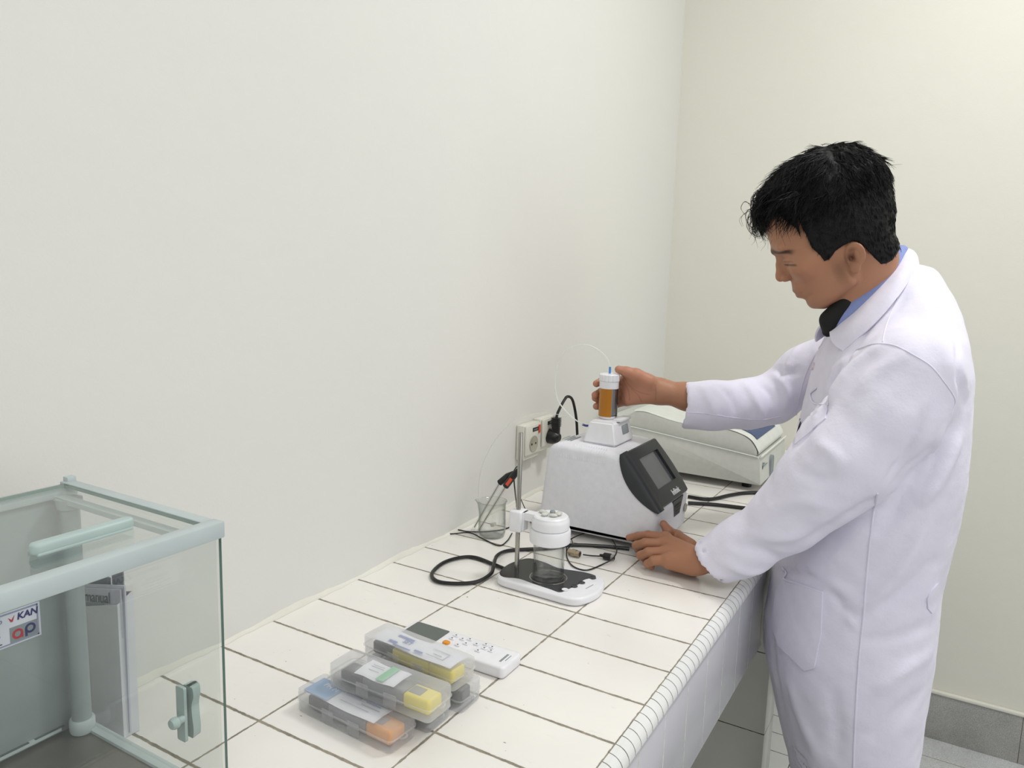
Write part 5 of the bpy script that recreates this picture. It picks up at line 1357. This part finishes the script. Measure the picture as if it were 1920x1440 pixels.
def patch(poly, th, name, closed_edges=True, res=7, label=None):
    """a piece of cloth lying on the coat, polygon traced on it"""
    poly = np.array(poly, float); n = len(poly); 
    # bilinear-ish fill: fan of rings towards the centroid
    c = poly.mean(0); dens = []
    for i in range(n):
        a, b = poly[i], poly[(i + 1) % n]; k = max(2, int(np.linalg.norm(b - a) / 7))
        for j in range(k): dens.append(a + (b - a) * j / k)
    dens = np.array(dens); m = MB(); bm = m.bm; prev = None; N0 = len(dens)
    first = []
    for r in range(res + 1):
        f = 1 - r / res if r < res else 0
        pts = [c + (p - c) * f for p in dens] if r < res else [c]
        vs = []
        for p in pts:
            w = on_coat(p[0], p[1], th)
            if w is None: w = vs[-1].co if vs else on_coat(c[0], c[1], th)
            vs.append(bm.verts.new(tuple(w)))
        if r == 0: first = vs
        if prev is not None:
            for i in range(N0):
                j = (i + 1) % N0
                if len(vs) == 1: bm.faces.new([prev[i], prev[j], vs[0]])
                else: bm.faces.new([prev[i], prev[j], vs[j], vs[i]])
        prev = vs
    low = [bm.verts.new(tuple(on_coat(p[0], p[1], -.0008) if on_coat(p[0], p[1]) is not None else first[i].co)) for i, p in enumerate(dens)]
    for i in range(N0): bm.faces.new([first[i], low[i], low[(i + 1) % N0], first[(i + 1) % N0]])
    return m.build(name, M['coat'], coat, 50, world=True, label=label)
patch([(1470, 1084), (1544, 1110), (1541, 1187), (1528, 1252), (1511, 1257), (1463, 1211), (1449, 1169), (1458, 1110)], .0042, 'hip_pocket')
seam([(1469, 1064), (1476, 1076), (1473, 1087), (1510, 1099), (1544, 1111)], .0018, .003, 'pocket_edge')
patch([(1520, 741), (1526, 757), (1552, 760), (1549, 785), (1522, 808), (1492, 833), (1496, 800), (1506, 770)], .0024, 'chest_pocket')
seam([(1532, 728), (1521, 739), (1525, 754), (1536, 759), (1553, 759)], .0017, .002, 'pocket_edge')
patch([(1757, 1093), (1744, 1108), (1737, 1122), (1738, 1140), (1746, 1150), (1753, 1140), (1757, 1115)], .0026, 'back_tab')
b0 = on_coat(1525.6, 687, .0002)
if b0 is not None:
    nb = np.array(bvh.find_nearest(Vector(b0))[1]); nb = nb if nb @ (CC - b0) > 0 else -nb
    M['button'] = plain('white_button', (228, 214, 226), .35)
    m = MB(); m.lathe([(0, .0030), (.0050, .0026), (.0062, .0038), (.0076, .0030), (.0076, -.001), (0, -.001)], n=24, M4=axm(b0, nb)); bt = m.build('button', M['button'], coat, 50, world=True)

# collars -----------------------------------------------------------
def ribbon(inner, outer, name, mat, th=.002, bulge=.008, parent=per, rows=6, stand=None, label=None):
    I_ = np.array(spline(inner, 8)); O_ = np.array(spline(outer, 8)); cen = (I_.mean(0) + O_.mean(0)) / 2; G = []
    for k in range(rows + 1):
        t_ = k / rows; row = I_ * (1 - t_) + O_ * t_
        nn = row - cen; nn[:, 2] += .03; nn /= np.linalg.norm(nn, axis=1)[:, None]
        G.append(row + nn * bulge * math.sin(math.pi * t_))
    def offs(G_, d): return [[tuple(p + (p - cen) / np.linalg.norm(p - cen) * d) for p in row] for row in G_]
    m = MB(); m.grid(offs(G, 0)); 
    if stand is not None:     # inner stand going down inside
        S_ = np.array(spline(stand, 8)); m.grid([[tuple(p) for p in S_], [tuple(p) for p in (S_ * .5 + I_ * .5)], [tuple(p) for p in I_]])
    bmesh.ops.remove_doubles(m.bm, verts=m.bm.verts, dist=.00005)
    bmesh.ops.recalc_face_normals(m.bm, faces=m.bm.faces)
    bmesh.ops.solidify(m.bm, geom=m.bm.faces[:], thickness=th)
    return m.build(name, mat, parent, 50, world=True, label=label)
# near side then round the nape to the far side
ci = [Y(1555, 621, 0.892), Y(1598, 585, 0.879), Y(1636, 547, 0.882), Y(1672, 508, 0.902), Y(1694, 474, 0.942), Y(1698, 466, 0.982), (.770, 1.035, .600), (.735, 1.040, .565), (.700, 1.02, .515), Y(1546, 600, 0.967)]
co = [Y(1581, 658, .846), Y(1602, 639, .836), Y(1640, 606, .834), Y(1684, 556, .856), Y(1715, 512, .915), Y(1724, 502, .98), (.815, 1.065, .56), (.760, 1.100, .530), (.695, 1.085, .480), Y(1528, 640, 1.02)]
cst = [tuple(np.array(p) + (np.array([.755, .965, .50]) - np.array(p)) * .30 - np.array([0, 0, .012])) for p in ci]
ribbon(ci, co, 'coat_collar', M['coat'], .0034, .009, coat, stand=cst)
M['shirt'] = plain('blue_shirt_cotton', (136, 150, 204), .8, bump=.2, bscale=1500)
si = [Y(1556, 596, 0.895), Y(1596, 562, 0.883), Y(1635, 530, 0.887), Y(1664, 492, 0.908), Y(1681, 466, 0.938), Y(1686, 462, 0.968), (.770, 1.018, .600), (.735, 1.022, .565), (.705, 1.00, .525), Y(1547, 583, 0.948)]
so = [Y(1567, 612, 0.883), Y(1606, 583, 0.872), Y(1645, 546, 0.876), Y(1679, 506, 0.897), Y(1698, 474, 0.938), Y(1701, 468, 0.978), (.778, 1.035, .590), (.735, 1.040, .555), (.700, 1.015, .510), Y(1541, 600, 0.958)]
sst = [tuple(np.array(p) + (np.array([.755, .965, .50]) - np.array(p)) * .25 - np.array([0, 0, .015])) for p in si]
ribbon(si, so, 'shirt_collar', M['shirt'], .0016, .003, per, stand=sst, label='blue shirt collar')
M['blackcloth'] = plain('black_cloth', (9, 9, 10), .8)
def tie_sdf(P):
    d = cone(P, Y(1588, 572, .900), Y(1560, 600, .898), .023, .020)
    d = smin(d, cone(P, Y(1556, 602, .898), Y(1552, 622, .905), .017, .010), .01)
    return smin(d, cone(P, neck1 + A3((0, 0, -.02)), (.74, .94, .50), .05, .05), .02)
lo, hi = region([Y(1586, 566, .935), Y(1550, 618, .925), (.78, .96, .52)], .06)
v1, q1 = surfnet(tie_sdf, lo, hi, .003, 1); np_mesh('undershirt', v1, q1, M['blackcloth'], per, label='black high-necked undershirt')
def trou(P):
    d = None
    for s, ft in zip((-1, 1), FT):
        hip = A3((.778 - s * .025, .945 + s * .07, -.15)); kn = (hip + ft) / 2 + A3((-.02, 0, .02))
        f = smin(cone(P, hip, kn, .078, .060), cone(P, kn, ft, .060, .050), .03); d = f if d is None else np.minimum(d, f)
    return smax(d, -.835 - P[..., 2], .003)
v1, q1 = surfnet(trou, (.62, .70, -.858), (.98, 1.2, -.16), .009, 2); M['trousers'] = plain('dark_trousers', (38, 40, 48), .85, bump=.2); np_mesh('trousers', v1, q1, M['trousers'], per)
for ft in FT:
    def shoe(P): return smax(smin(cone(P, ft + A3((.025, 0, -.022)), ft + A3((-.155, 0, -.030)), .040, .033), cone(P, ft + A3((0, 0, .0)), ft + A3((-.03, 0, -.02)), .045, .04), .02), -.8575 - P[..., 2], .003)
    lo, hi = region([ft + A3((.07, 0, -.058)), ft + A3((-.2, 0, .05))], .0); lo[1] -= .06; hi[1] += .06
    v1, q1 = surfnet(shoe, lo, hi, .006, 2); np_mesh('shoe', v1, q1, M['black'], per)
